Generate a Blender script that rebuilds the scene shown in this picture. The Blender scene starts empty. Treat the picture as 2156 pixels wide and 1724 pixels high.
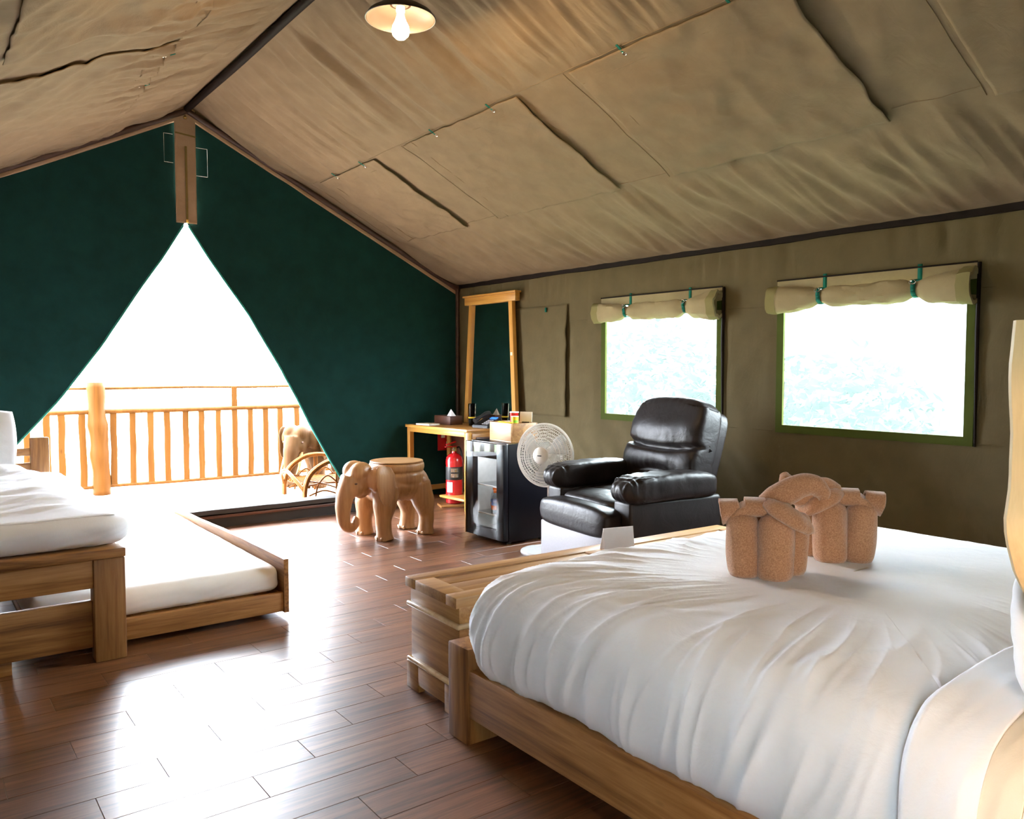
import bpy, bmesh, math, random
import numpy as np
from mathutils import Vector, Matrix, Euler
random.seed(7)
S = bpy.context.scene
COL = S.collection
PI = math.pi
R_ = math.radians

# ------------------------------------------------------------------ camera, world, light, exposure
cam_d = bpy.data.cameras.new('camera')
cam = bpy.data.objects.new('camera', cam_d)
COL.objects.link(cam)
cam.location = (0, 0, 1.3)
cam.rotation_euler = (R_(90 - 2.9794), 0, R_(-36.8434))
cam_d.sensor_fit = 'HORIZONTAL'
cam_d.sensor_width = 36
cam_d.lens = 1710 / 2156 * 36
cam_d.clip_start = 0.02
S.camera = cam

wd = bpy.data.worlds.new('bright_overcast_sky')
S.world = wd
wd.use_nodes = True
bgn = wd.node_tree.nodes['Background']
bgn.inputs[0].default_value = (0.84, 0.90, 1.0, 1)
bgn.inputs[1].default_value = 52.0

S.view_settings.view_transform = 'Standard'
S.view_settings.look = 'None'
S.view_settings.gamma = 1
S.view_settings.use_curve_mapping = False
S.view_settings.exposure = 0.42


def lamp(name, kind, loc, power, color, size):
    d = bpy.data.lights.new(name, kind)
    d.energy = power
    d.color = color
    d.shadow_soft_size = size
    o = bpy.data.objects.new(name, d)
    COL.objects.link(o)
    o.location = loc
    return o


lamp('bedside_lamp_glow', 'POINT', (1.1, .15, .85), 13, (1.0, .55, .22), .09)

# ------------------------------------------------------------------ dimensions of the tent
W, XL, D, YB = 4.623, -0.743, 7.1, -1.3
ZE, ZR, RX = 2.135, 3.463, 1.94
SLOPE = math.hypot(W - RX, ZR - ZE)


# ------------------------------------------------------------------ noise
def _h(ix, iy, seed):
    n = (ix.astype(np.int64) * 374761393 + iy.astype(np.int64) * 668265263 + seed * 974634533) & 0xffffffff
    n = ((n ^ (n >> 13)) * 1274126177) & 0xffffffff
    return ((n ^ (n >> 16)) & 0xffff) / 65535.0 * 2 * PI


def pn(x, y, seed=0):
    x, y = np.broadcast_arrays(np.asarray(x, float), np.asarray(y, float))
    ix, iy = np.floor(x), np.floor(y)
    fx, fy = x - ix, y - iy
    u, v = fx * fx * fx * (fx * (fx * 6 - 15) + 10), fy * fy * fy * (fy * (fy * 6 - 15) + 10)
    g = []
    for dx in (0, 1):
        for dy in (0, 1):
            a = _h(ix + dx, iy + dy, seed)
            g.append(np.cos(a) * (fx - dx) + np.sin(a) * (fy - dy))
    return ((g[0] * (1 - u) + g[2] * u) * (1 - v) + (g[1] * (1 - u) + g[3] * u) * v) * 1.4


def ridge(x, y, seed=0):
    return 1 - 2 * np.abs(pn(x, y, seed))


def sstep(a, b, x):
    t = np.clip((x - a) / (b - a), 0, 1)
    return t * t * (3 - 2 * t)


# ------------------------------------------------------------------ materials
def nm(name):
    m = bpy.data.materials.new(name)
    m.use_nodes = True
    nt = m.node_tree
    return m, nt, nt.nodes['Principled BSDF']


def link(nt, a, b):
    nt.links.new(a, b)


def node(nt, kind, **kw):
    n = nt.nodes.new(kind)
    for k, v in kw.items():
        setattr(n, k, v)
    return n


def ramp(nt, fac, stops):
    r = node(nt, 'ShaderNodeValToRGB')
    e = r.color_ramp.elements
    e[0].position, e[0].color = stops[0][0], (*stops[0][1], 1)
    e[1].position, e[1].color = stops[-1][0], (*stops[-1][1], 1)
    for p, c in stops[1:-1]:
        q = e.new(p)
        q.color = (*c, 1)
    link(nt, fac, r.inputs[0])
    return r.outputs[0]


def coords(nt, scale=(1, 1, 1), rnd=False, rot=(0, 0, 0)):
    tc = node(nt, 'ShaderNodeTexCoord')
    mp = node(nt, 'ShaderNodeMapping')
    mp.inputs['Scale'].default_value = scale
    mp.inputs['Rotation'].default_value = rot
    link(nt, tc.outputs['Object'], mp.inputs[0])
    if rnd:
        oi = node(nt, 'ShaderNodeObjectInfo')
        ma = node(nt, 'ShaderNodeVectorMath', operation='SCALE')
        cx = node(nt, 'ShaderNodeCombineXYZ')
        for i, f in enumerate((31.0, 57.0, 13.0)):
            mu = node(nt, 'ShaderNodeMath', operation='MULTIPLY')
            mu.inputs[1].default_value = f
            link(nt, oi.outputs['Random'], mu.inputs[0])
            link(nt, mu.outputs[0], cx.inputs[i])
        ad = node(nt, 'ShaderNodeVectorMath', operation='ADD')
        link(nt, tc.outputs['Object'], ad.inputs[0])
        link(nt, cx.outputs[0], ad.inputs[1])
        link(nt, ad.outputs[0], mp.inputs[0])
    return mp.outputs[0]


def noise(nt, vec, scale, detail=4, rough=0.55, dist=0.0):
    n = node(nt, 'ShaderNodeTexNoise')
    n.inputs['Scale'].default_value = scale
    n.inputs['Detail'].default_value = detail
    n.inputs['Roughness'].default_value = rough
    n.inputs['Distortion'].default_value = dist
    link(nt, vec, n.inputs['Vector'])
    return n.outputs[0]


def bump(nt, b, h, strength, dist=0.01):
    n = node(nt, 'ShaderNodeBump')
    n.inputs['Strength'].default_value = strength
    n.inputs['Distance'].default_value = dist
    link(nt, h, n.inputs['Height'])
    link(nt, n.outputs[0], b.inputs['Normal'])
    return n


def plain(name, col, rough=0.5, metal=0.0, spec=0.5, var=0.06, scale=30, bmp=0.0, trans=0.0, coat=0.0):
    m, nt, b = nm(name)
    f = noise(nt, coords(nt), scale, 3)
    lo = tuple(max(0, c * (1 - var)) for c in col)
    hi = tuple(min(1, c * (1 + var)) for c in col)
    link(nt, ramp(nt, f, [(0.3, lo), (0.7, hi)]), b.inputs['Base Color'])
    b.inputs['Roughness'].default_value = rough
    b.inputs['Metallic'].default_value = metal
    b.inputs['Specular IOR Level'].default_value = spec
    b.inputs['Transmission Weight'].default_value = trans
    b.inputs['Coat Weight'].default_value = coat
    if bmp:
        bump(nt, b, f, bmp, 0.004)
    return m


def wood(name, dark, mid, light, axis='x', rough=0.42, freq=16.0, rnd=False, coat=0.0, contrast=0.2, knots=False):
    m, nt, b = nm(name)
    s = {'x': (0.06, 1, 1), 'y': (1, 0.06, 1), 'z': (1, 1, 0.06)}[axis]
    v = coords(nt, s, rnd)
    f1 = noise(nt, v, freq, 5, 0.6, 1.2)
    f2 = noise(nt, v, freq * 6, 3, 0.6, 0.3)
    mx = node(nt, 'ShaderNodeMath', operation='MULTIPLY_ADD')
    mx.inputs[1].default_value = 0.3
    link(nt, f2, mx.inputs[0])
    ml = node(nt, 'ShaderNodeMath', operation='MULTIPLY')
    ml.inputs[1].default_value = 0.7
    link(nt, f1, ml.inputs[0])
    link(nt, ml.outputs[0], mx.inputs[2])
    c = ramp(nt, mx.outputs[0], [(0.5 - contrast, dark), (0.5, mid), (0.5 + contrast, light)])
    out = c
    if rnd:
        oi = node(nt, 'ShaderNodeObjectInfo')
        hs = node(nt, 'ShaderNodeHueSaturation')
        mr = node(nt, 'ShaderNodeMapRange')
        mr.inputs[3].default_value, mr.inputs[4].default_value = 0.86, 1.14
        link(nt, oi.outputs['Random'], mr.inputs[0])
        link(nt, mr.outputs[0], hs.inputs['Value'])
        link(nt, c, hs.inputs['Color'])
        out = hs.outputs[0]
    if knots:
        vo = node(nt, 'ShaderNodeTexVoronoi')
        vo.inputs['Scale'].default_value = 3.2
        ks = {'x': (0.6, 1.6, 1.6), 'y': (1.6, 0.6, 1.6), 'z': (1.6, 1.6, 0.6)}[axis]
        link(nt, coords(nt, ks, rnd), vo.inputs['Vector'])
        kf = node(nt, 'ShaderNodeMapRange')
        kf.inputs[1].default_value, kf.inputs[2].default_value = 0.03, 0.07
        kf.inputs[3].default_value, kf.inputs[4].default_value = 0.8, 0.0
        link(nt, vo.outputs['Distance'], kf.inputs[0])
        mxk = node(nt, 'ShaderNodeMix', data_type='RGBA')
        link(nt, kf.outputs[0], mxk.inputs[0])
        link(nt, out, mxk.inputs[6])
        mxk.inputs[7].default_value = (*[d * 0.35 for d in dark], 1)
        out = mxk.outputs[2]
    link(nt, out, b.inputs['Base Color'])
    b.inputs['Roughness'].default_value = rough
    b.inputs['Coat Weight'].default_value = coat
    b.inputs['Coat Roughness'].default_value = 0.12
    bump(nt, b, mx.outputs[0], 0.12, 0.003)
    return m


def fabric(name, col, rough=0.9, weave=900, crease=0.0, crease_scale=(6, 6, 6), transl=0.0, var=0.08, sheen=0.0):
    m, nt, b = nm(name)
    f = noise(nt, coords(nt), 7, 4)
    lo = tuple(c * (1 - var) for c in col)
    hi = tuple(min(1, c * (1 + var)) for c in col)
    colr = ramp(nt, f, [(0.3, lo), (0.7, hi)])
    link(nt, colr, b.inputs['Base Color'])
    b.inputs['Roughness'].default_value = rough
    b.inputs['Specular IOR Level'].default_value = 0.15
    b.inputs['Sheen Weight'].default_value = sheen
    w = noise(nt, coords(nt), weave, 1)
    bm_ = bump(nt, b, w, 0.12, 0.002)
    if crease:
        c = noise(nt, coords(nt, crease_scale), 1.0, 5, 0.6, 0.8)
        b2 = node(nt, 'ShaderNodeBump')
        b2.inputs['Strength'].default_value = crease
        b2.inputs['Distance'].default_value = 0.02
        link(nt, c, b2.inputs['Height'])
        link(nt, b2.outputs[0], bm_.inputs['Normal'])
    if transl:
        tr = node(nt, 'ShaderNodeBsdfTranslucent')
        link(nt, colr, tr.inputs[0])
        mx = node(nt, 'ShaderNodeMixShader')
        mx.inputs[0].default_value = transl
        link(nt, b.outputs[0], mx.inputs[1])
        link(nt, tr.outputs[0], mx.inputs[2])
        link(nt, mx.outputs[0], nt.nodes['Material Output'].inputs[0])
    return m


def emit(name, col, strength):
    m, nt, b = nm(name)
    b.inputs['Base Color'].default_value = (*col, 1)
    b.inputs['Emission Color'].default_value = (*col, 1)
    b.inputs['Emission Strength'].default_value = strength
    return m


def glass(name, col=(1, 1, 1), rough=0.0, alpha_mix=0.85, tint=None):
    """thin clear sheet: mostly see-through with a glossy reflection on top"""
    m, nt, b = nm(name)
    tr = node(nt, 'ShaderNodeBsdfTransparent')
    tr.inputs[0].default_value = (*col, 1)
    gl = node(nt, 'ShaderNodeBsdfGlossy')
    gl.inputs['Roughness'].default_value = rough
    fr = node(nt, 'ShaderNodeFresnel')
    ge = node(nt, 'ShaderNodeNewGeometry')
    mr = node(nt, 'ShaderNodeMapRange')
    mr.inputs[3].default_value, mr.inputs[4].default_value = 1.36, 1 / 1.36
    link(nt, ge.outputs['Backfacing'], mr.inputs[0])
    link(nt, mr.outputs[0], fr.inputs[0])
    mx = node(nt, 'ShaderNodeMixShader')
    link(nt, fr.outputs[0], mx.inputs[0])
    link(nt, tr.outputs[0], mx.inputs[1])
    link(nt, gl.outputs[0], mx.inputs[2])
    link(nt, mx.outputs[0], nt.nodes['Material Output'].inputs[0])
    return m


def screen(name, col, openness):
    m, nt, b = nm(name)
    tr = node(nt, 'ShaderNodeBsdfTransparent')
    tl = node(nt, 'ShaderNodeBsdfTranslucent')
    tl.inputs[0].default_value = (*col, 1)
    tr.inputs[0].default_value = (.80, .86, .82, 1)
    f = noise(nt, coords(nt, (1, 1, 1)), 3.0, 2)
    mr = node(nt, 'ShaderNodeMapRange')
    mr.inputs[3].default_value, mr.inputs[4].default_value = 1 - openness - .05, 1 - openness + .05
    link(nt, f, mr.inputs[0])
    mx = node(nt, 'ShaderNodeMixShader')
    link(nt, mr.outputs[0], mx.inputs[0])
    link(nt, tr.outputs[0], mx.inputs[1])
    link(nt, tl.outputs[0], mx.inputs[2])
    link(nt, mx.outputs[0], nt.nodes['Material Output'].inputs[0])
    return m


TAN = (0.36, 0.265, 0.165)
M = {
    'roof': fabric('tan_canvas_roof', (0.200, 0.149, 0.095), crease=0.35, crease_scale=(3, 9, 9), transl=0.0),
    'flap': fabric('tan_canvas_flap', (0.200, 0.149, 0.095), crease=0.45, crease_scale=(7, 7, 7)),
    'wall': fabric('olive_tan_canvas_wall', (0.100, 0.079, 0.040), crease=0.35, crease_scale=(6, 8, 3)),
    'green': fabric('dark_green_canvas', (0.0055, 0.033, 0.031), crease=0.25, crease_scale=(5, 5, 3), var=0.15),
    'hem_green': fabric('lit_teal_hem_tape', (0.03, 0.20, 0.17)),  # hem lighter than the green cloth, its lit edge put into the colour
    'strap': fabric('green_webbing', (0.01, 0.12, 0.09)),
    'olive': fabric('olive_window_border', (0.055, 0.072, 0.014)),
    'olive_hem': fabric('olive_hem', (0.19, 0.165, 0.07)),
    'khaki': fabric('khaki_rolled_canvas', (0.2816, 0.2288, 0.1320), crease=0.4),
    'strip': fabric('beige_zip_strip', (0.3168, 0.2200, 0.1408), crease=0.3),
    'zip': fabric('olive_zip_tape', (0.16, 0.12, 0.04)),
    'lip': fabric('grey_canvas_lip', (0.05, 0.047, 0.045)),
    'dark_trim': plain('dark_brown_webbing', (0.010, 0.006, 0.005), 0.75, spec=0.12),
    'pole': wood('brown_gable_pole', (0.0176, 0.0070, 0.0044), (0.0396, 0.0158, 0.0097), (0.0660, 0.0282, 0.0176), 'x', 0.5, 8),
    'steel': plain('bare_metal', (0.6, 0.6, 0.58), 0.25, 1.0),
    'plank': wood('wood_look_floor_tile', (0.046, 0.014, 0.0045), (0.142, 0.053, 0.020), (0.25, 0.106, 0.045), 'x', 0.30, 22, rnd=True, contrast=0.14),
    'grout': plain('light_grout', (0.42, 0.36, 0.3), 0.8),
    'teak_x': wood('teak_along_x', (0.1232, 0.0440, 0.0106), (0.2992, 0.1338, 0.0378), (0.4312, 0.2244, 0.0748), 'x', 0.45, 13, contrast=0.15, knots=True),
    'teak_y': wood('teak_along_y', (0.1232, 0.0440, 0.0106), (0.2992, 0.1338, 0.0378), (0.4312, 0.2244, 0.0748), 'y', 0.45, 13, contrast=0.15, knots=True),
    'teak_z': wood('teak_along_z', (0.1144, 0.0405, 0.0106), (0.2728, 0.1214, 0.0361), (0.3784, 0.1936, 0.0660), 'z', 0.45, 13, contrast=0.15),
    'oak_x': wood('pale_teak_along_x', (0.2200, 0.0924, 0.0246), (0.3696, 0.1892, 0.0598), (0.4752, 0.2728, 0.1012), 'x', 0.42, 12, contrast=0.15),
    'oak_y': wood('pale_teak_along_y', (0.1848, 0.0748, 0.0185), (0.3432, 0.1654, 0.0484), (0.4664, 0.2640, 0.0924), 'y', 0.42, 10, contrast=0.15, knots=True),
    'moulding': wood('polished_moulding_highlit', (0.4400, 0.2640, 0.1144), (0.5632, 0.3872, 0.1936), (0.6336, 0.4752, 0.2640), 'x', 0.2, 10, coat=0.6),  # paler than the bench wood: the highlight is put into the colour
    'pale_slab': wood('lit_live_edge_slab', (0.5, 0.36, 0.18), (0.68, 0.54, 0.32), (0.76, 0.64, 0.42), 'z', 0.4, 9),  # wood made paler to carry the window light on the slab edge
    'honey_y': wood('honey_teak_y', (0.3696, 0.1584, 0.0264), (0.5280, 0.2640, 0.0528), (0.6336, 0.3696, 0.0968), 'y', 0.35, 11),
    'honey_z': wood('honey_teak_z', (0.3696, 0.1584, 0.0264), (0.5280, 0.2640, 0.0528), (0.6336, 0.3696, 0.0968), 'z', 0.35, 11),
    'honey_x': wood('honey_teak_x', (0.2640, 0.1056, 0.0220), (0.3960, 0.1760, 0.0396), (0.4840, 0.2464, 0.0704), 'x', 0.35, 11),
    'brownbox': wood('dark_red_wood', (0.04, 0.012, 0.006), (0.085, 0.028, 0.014), (0.13, 0.045, 0.022), 'x', 0.4, 11),
    'log': wood('sunlit_log', (0.0458, 0.0158, 0.0018), (0.0660, 0.0246, 0.0035), (0.0880, 0.0370, 0.0070), 'z', 0.6, 7, knots=True),
    'carved': wood('carved_teak', (0.1760, 0.0722, 0.0229), (0.3608, 0.1804, 0.0660), (0.4752, 0.2640, 0.1100), 'z', 0.42, 7, coat=0.1),
    'carved_top': wood('carved_teak_top', (0.1936, 0.0924, 0.0352), (0.3520, 0.1892, 0.0748), (0.4400, 0.2640, 0.1144), 'x', 0.38, 9, coat=0.15),
    'statue': wood('darkened_carving', (0.0396, 0.0176, 0.0062), (0.0634, 0.0299, 0.0106), (0.0880, 0.0458, 0.0176), 'z', 0.6, 7),  # carved wood darkened to offset the bright light outdoors
    'rattan': wood('rattan_cane', (0.0792, 0.0264, 0.0044), (0.1320, 0.0466, 0.0079), (0.1848, 0.0722, 0.0141), 'z', 0.4, 20),
    'deck': wood('deck_boards', (0.42, 0.3, 0.2), (0.55, 0.42, 0.3), (0.65, 0.52, 0.38), 'x', 0.6, 6),
    'white': fabric('white_cotton', (0.86, 0.905, 0.99), crease=0.16, crease_scale=(9, 9, 9), var=0.02),
    'cream': fabric('cream_sheet', (0.83, 0.78, 0.68), crease=0.15, var=0.03),
    'sheet': fabric('pale_grey_sheet', (0.66, 0.67, 0.72), crease=0.25, crease_scale=(10, 5, 10), var=0.03),
    'mattress': fabric('off_white_mattress', (0.86, 0.85, 0.84), var=0.02, crease=0.05),
    'terry': None,
    'leather': None,
    'black': plain('black_lacquer', (0.005, 0.005, 0.008), 0.3, spec=0.2),
    'black_matte': plain('black_plastic', (0.012, 0.012, 0.013), 0.45),
    'greyvinyl': plain('silver_grey_vinyl', (0.3696, 0.3696, 0.4048), 0.5, bmp=0.1, scale=200),
    'liner': plain('grey_white_liner', (0.62, 0.62, 0.62), 0.5),
    'fanwhite': plain('ivory_plastic', (0.7040, 0.6864, 0.6424), 0.4),
    'fangrey': plain('pale_grey_plastic', (0.55, 0.57, 0.58), 0.4),
    'red': plain('red_paint', (0.5, 0.008, 0.012), 0.25, coat=0.5),
    'paper': plain('white_paper', (0.83, 0.83, 0.84), 0.7, var=0.02),
    'paper_warm': plain('ivory_card', (0.8, 0.76, 0.62), 0.7, var=0.02),
    'yellow': plain('yellow_wrap', (0.8, 0.55, 0.02), 0.4),
    'green_p': plain('green_print', (0.2, 0.55, 0.03), 0.4),
    'orange_p': plain('orange_cap', (0.8, 0.16, 0.02), 0.4),
    'blue_p': plain('blue_label', (0.05, 0.2, 0.6), 0.4),
    'pewter': plain('bronze_metal_shade', (0.016, 0.011, 0.010), 0.38, 0.25),
    'brass': plain('brass', (0.55, 0.36, 0.12), 0.3, 1.0),
    'mirror': plain('mirror_silver', (0.86, 0.88, 0.87), 0.02, 1.0, var=0.0),
    'pane_glass': glass('clear_glass', (0.92, 0.94, 0.94)),
    'dark_glass': glass('smoked_glass', (0.25, 0.26, 0.28)),
    'clear_pl': glass('clear_plastic', (0.9, 0.92, 0.93)),
    'screen': screen('insect_screen', (0.0990, 0.1307, 0.1188), 0.74),
    'bulb': emit('lit_bulb', (1.0, 0.66, 0.32), 620),
    'lcd': emit('blue_lcd', (0.03, 0.16, 0.9), 1.2),
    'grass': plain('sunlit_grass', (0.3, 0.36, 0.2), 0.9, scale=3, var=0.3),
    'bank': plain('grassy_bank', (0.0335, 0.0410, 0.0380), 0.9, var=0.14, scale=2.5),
    'leaf': plain('pale_leaf', (0.5, 0.58, 0.42), 0.6, var=0.35, scale=4),
    'leaf2': plain('fresh_leaf', (0.0510, 0.0665, 0.0603), 0.9, var=0.10, scale=4, spec=0.1),
    'bark': plain('bark', (0.2, 0.14, 0.09), 0.9),
    'ink': plain('dark_ink', (0.03, 0.03, 0.035), 0.5),
}


def _terry():
    m, nt, b = nm('tan_terry_towel')
    c = coords(nt)
    f = noise(nt, c, 260, 3, 0.7)
    g = noise(nt, c, 14, 3)
    link(nt, ramp(nt, f, [(0.3, (0.30, 0.142, 0.072)), (0.7, (0.54, 0.30, 0.172))]), b.inputs['Base Color'])
    b.inputs['Roughness'].default_value = 0.95
    b.inputs['Sheen Weight'].default_value = 0.5
    b.inputs['Sheen Roughness'].default_value = 0.4
    b.inputs['Specular IOR Level'].default_value = 0.1
    bb = bump(nt, b, f, 0.7, 0.004)
    b2 = node(nt, 'ShaderNodeBump')
    b2.inputs['Strength'].default_value = 0.3
    b2.inputs['Distance'].default_value = 0.02
    link(nt, g, b2.inputs['Height'])
    link(nt, b2.outputs[0], bb.inputs['Normal'])
    return m


def _leather():
    m, nt, b = nm('black_leather')
    c = coords(nt)
    f = noise(nt, c, 240, 3, 0.6)
    g = noise(nt, c, 9, 4, 0.6, 0.6)
    link(nt, ramp(nt, g, [(0.3, (0.008, 0.006, 0.006)), (0.7, (0.016, 0.012, 0.012))]), b.inputs['Base Color'])
    b.inputs['Roughness'].default_value = 0.42
    b.inputs['Specular IOR Level'].default_value = 0.24
    bb = bump(nt, b, f, 0.12, 0.002)
    b2 = node(nt, 'ShaderNodeBump')
    b2.inputs['Strength'].default_value = 0.22
    b2.inputs['Distance'].default_value = 0.02
    link(nt, g, b2.inputs['Height'])
    link(nt, b2.outputs[0], bb.inputs['Normal'])
    return m


M['terry'], M['leather'] = _terry(), _leather()
_pb = M['plank'].node_tree.nodes['Principled BSDF']
_pb.inputs['Specular IOR Level'].default_value = 0.75
_pb.inputs['Coat Weight'].default_value = 0.45
_pb.inputs['Coat Roughness'].default_value = 0.48
_pb.inputs['Coat IOR'].default_value = 1.6


for _k in ('log', 'statue', 'rattan', 'deck'):
    M[_k].node_tree.nodes['Principled BSDF'].inputs['Specular IOR Level'].default_value = 0.08


# ------------------------------------------------------------------ object helpers
def tag(o, label=None, cat=None, group=None, kind=None):
    if label: o['label'] = label
    if cat: o['category'] = cat
    if group: o['group'] = group
    if kind: o['kind'] = kind
    return o


def thing(name, label, cat, loc=(0, 0, 0), rz=0.0, group=None, kind=None, rot=None, scale=None):
    o = bpy.data.objects.new(name, None)
    COL.objects.link(o)
    o.empty_display_size = 0.1
    o.location = loc
    o.rotation_euler = rot if rot else (0, 0, rz)
    if scale: o.scale = (scale,) * 3
    return tag(o, label, cat, group, kind)


def mesh_obj(name, me, mat, parent=None, smooth=40, label=None, loc=None, rot=None, subsurf=0):
    if smooth:
        me.shade_smooth()
        if smooth < 180:
            me.set_sharp_from_angle(angle=R_(smooth))
    if mat is not None:
        me.materials.append(M[mat] if isinstance(mat, str) else mat)
    o = bpy.data.objects.new(name, me)
    COL.objects.link(o)
    if parent is not None:
        o.parent = parent
    if loc: o.location = loc
    if rot: o.rotation_euler = rot
    if subsurf:
        md = o.modifiers.new('smooth', 'SUBSURF')
        md.levels = md.render_levels = subsurf
    if label: o['label'] = label
    return o


def part(name, bm, mat, parent=None, **kw):
    me = bpy.data.meshes.new(name)
    bmesh.ops.recalc_face_normals(bm, faces=bm.faces[:])
    bm.to_mesh(me)
    bm.free()
    return mesh_obj(name, me, mat, parent, **kw)


def B():
    return bmesh.new()


def box(bm, x0, x1, y0, y1, z0, z1, bev=0.0, rot=None, seg=2):
    """axis box, optionally turned by a matrix about its own centre"""
    t = bmesh.new()
    bmesh.ops.create_cube(t, size=1)
    bmesh.ops.scale(t, vec=(abs(x1 - x0), abs(y1 - y0), abs(z1 - z0)), verts=t.verts[:])
    if bev:
        bmesh.ops.bevel(t, geom=t.edges[:], offset=bev, segments=seg, profile=0.5, affect='EDGES')
    mt = Matrix.Translation(((x0 + x1) / 2, (y0 + y1) / 2, (z0 + z1) / 2))
    if rot is not None:
        mt = mt @ rot.to_4x4()
    t.transform(mt)
    merge(bm, t)


def merge(bm, t):
    me = bpy.data.meshes.new('tmp')
    t.to_mesh(me)
    t.free()
    bm.from_mesh(me)
    bpy.data.meshes.remove(me)


def rings(bm, rs, cap0=True, cap1=True, closed=True):
    prev = None
    rows = []
    for r in rs:
        rows.append([bm.verts.new(p) for p in r])
    n = len(rows[0])
    for a, b in zip(rows, rows[1:]):
        for i in range(n if closed else n - 1):
            j = (i + 1) % n
            bm.faces.new((a[i], a[j], b[j], b[i]))
    if cap0: bm.faces.new(rows[0][::-1])
    if cap1: bm.faces.new(rows[-1])
    return rows


def tube(bm, pts, rad, n=10, caps=True, flat=1.0, up=None):
    pts = [Vector(p) for p in pts]
    if not isinstance(rad, (list, tuple)):
        rad = [rad] * len(pts)
    t0 = (pts[1] - pts[0]).normalized()
    ref = Vector(up) if up else (Vector((0, 0, 1)) if abs(t0.z) < 0.9 else Vector((1, 0, 0)))
    nrm = (ref - t0 * ref.dot(t0)).normalized()
    rs = []
    for i, p in enumerate(pts):
        if i == 0: t = pts[1] - pts[0]
        elif i == len(pts) - 1: t = pts[-1] - pts[-2]
        else: t = (pts[i + 1] - pts[i]).normalized() + (pts[i] - pts[i - 1]).normalized()
        t.normalize()
        nrm = (nrm - t * nrm.dot(t)).normalized()
        bn = t.cross(nrm)
        rs.append([p + nrm * (math.cos(2 * PI * k / n) * rad[i] * flat) + bn * (math.sin(2 * PI * k / n) * rad[i]) for k in range(n)])
    rings(bm, rs, caps, caps)


def ctube(bm, ctrl, rad, n=10, per=6, **kw):
    """tube through control points (Catmull-Rom)"""
    P = [Vector(p) for p in ctrl]
    r = rad if isinstance(rad, (list, tuple)) else [rad] * len(P)
    out, ro = [], []
    for i in range(len(P) - 1):
        p0, p1, p2, p3 = P[max(i - 1, 0)], P[i], P[i + 1], P[min(i + 2, len(P) - 1)]
        for k in range(per):
            t = k / per
            out.append(0.5 * ((2 * p1) + (p2 - p0) * t + (2 * p0 - 5 * p1 + 4 * p2 - p3) * t * t + (3 * p1 - p0 - 3 * p2 + p3) * t ** 3))
            s = t * t * (3 - 2 * t)
            ro.append(r[i] * (1 - s) + r[i + 1] * s)
    out.append(P[-1]); ro.append(r[-1])
    tube(bm, out, ro, n, **kw)


def lathe(bm, prof, c=(0, 0, 0), n=24, mat=None, cap0=True, cap1=True):
    rs = [[Vector((c[0] + r * math.cos(2 * PI * k / n), c[1] + r * math.sin(2 * PI * k / n), c[2] + z)) for k in range(n)] for r, z in prof]
    t = bmesh.new()
    rings(t, rs, cap0, cap1)
    if mat is not None:
        t.transform(mat)
    merge(bm, t)


def ellipsoid(bm, c, r, rot=None, n=16):
    t = bmesh.new()
    bmesh.ops.create_uvsphere(t, u_segments=n, v_segments=n // 2 + 2, radius=1)
    mt = Matrix.Translation(c) @ (rot.to_4x4() if rot is not None else Matrix.Identity(4)) @ Matrix.Diagonal((*r, 1))
    t.transform(mt)
    merge(bm, t)


def grid_mesh(name, P, keep=None, thick=0.0, nrm=None):
    """P: (nu, nv, 3) array of points -> mesh; keep: (nu-1, nv-1) mask of faces"""
    nu, nv = P.shape[:2]
    idx = np.arange(nu * nv).reshape(nu, nv)
    f = np.stack([idx[:-1, :-1], idx[1:, :-1], idx[1:, 1:], idx[:-1, 1:]], -1)
    f = f[keep] if keep is not None else f.reshape(-1, 4)
    me = bpy.data.meshes.new(name)
    me.from_pydata(P.reshape(-1, 3).tolist(), [], f.tolist())
    me.update()
    bm = bmesh.new()
    bm.from_mesh(me)
    lo = [v for v in bm.verts if not v.link_faces]
    if lo:
        bmesh.ops.delete(bm, geom=lo, context='VERTS')
    bm.to_mesh(me)
    bm.free()
    return me


def sheet(name, P, mat, parent=None, keep=None, thick=0.004, offset=0, label=None, smooth=180):
    o = mesh_obj(name, grid_mesh(name, P, keep), mat, parent, smooth=smooth, label=label)
    if thick:
        md = o.modifiers.new('thickness', 'SOLIDIFY')
        md.thickness = thick
        md.offset = offset
    return o


def soft(size, e=4.0, n=14, deform=None):
    """rounded pillow-like box (superellipsoid mapped from a cube), size = full extents"""
    bm = bmesh.new()
    bmesh.ops.create_cube(bm, size=2)
    bmesh.ops.subdivide_edges(bm, edges=bm.edges[:], cuts=n, use_grid_fill=True)
    for v in bm.verts:
        p = v.co.copy()
        m = (abs(p.x) ** e + abs(p.y) ** e + abs(p.z) ** e) ** (1 / e)
        q = p / m
        v.co = Vector((q.x * size[0] / 2, q.y * size[1] / 2, q.z * size[2] / 2))
    if deform:
        for v in bm.verts:
            v.co = Vector(deform(v.co.copy()))
    return bm


def n1(x, y, s=0):
    return float(pn(np.array([x]), np.array([y]), s)[0])


def remesh(o, vox, smooth=6, fac=0.5):
    md = o.modifiers.new('fuse', 'REMESH')
    md.mode = 'VOXEL'
    md.voxel_size = vox
    md.use_smooth_shade = True
    if smooth:
        sm = o.modifiers.new('soften', 'SMOOTH')
        sm.factor = fac
        sm.iterations = smooth
    return o


def dup(root, **kw):
    c = root.copy()
    COL.objects.link(c)
    for ch in root.children:
        d = ch.copy()
        COL.objects.link(d)
        d.parent = c
        for g in ch.children:
            e = g.copy()
            COL.objects.link(e)
            e.parent = d
    for k, v in kw.items():
        setattr(c, k, v)
    return c

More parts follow.
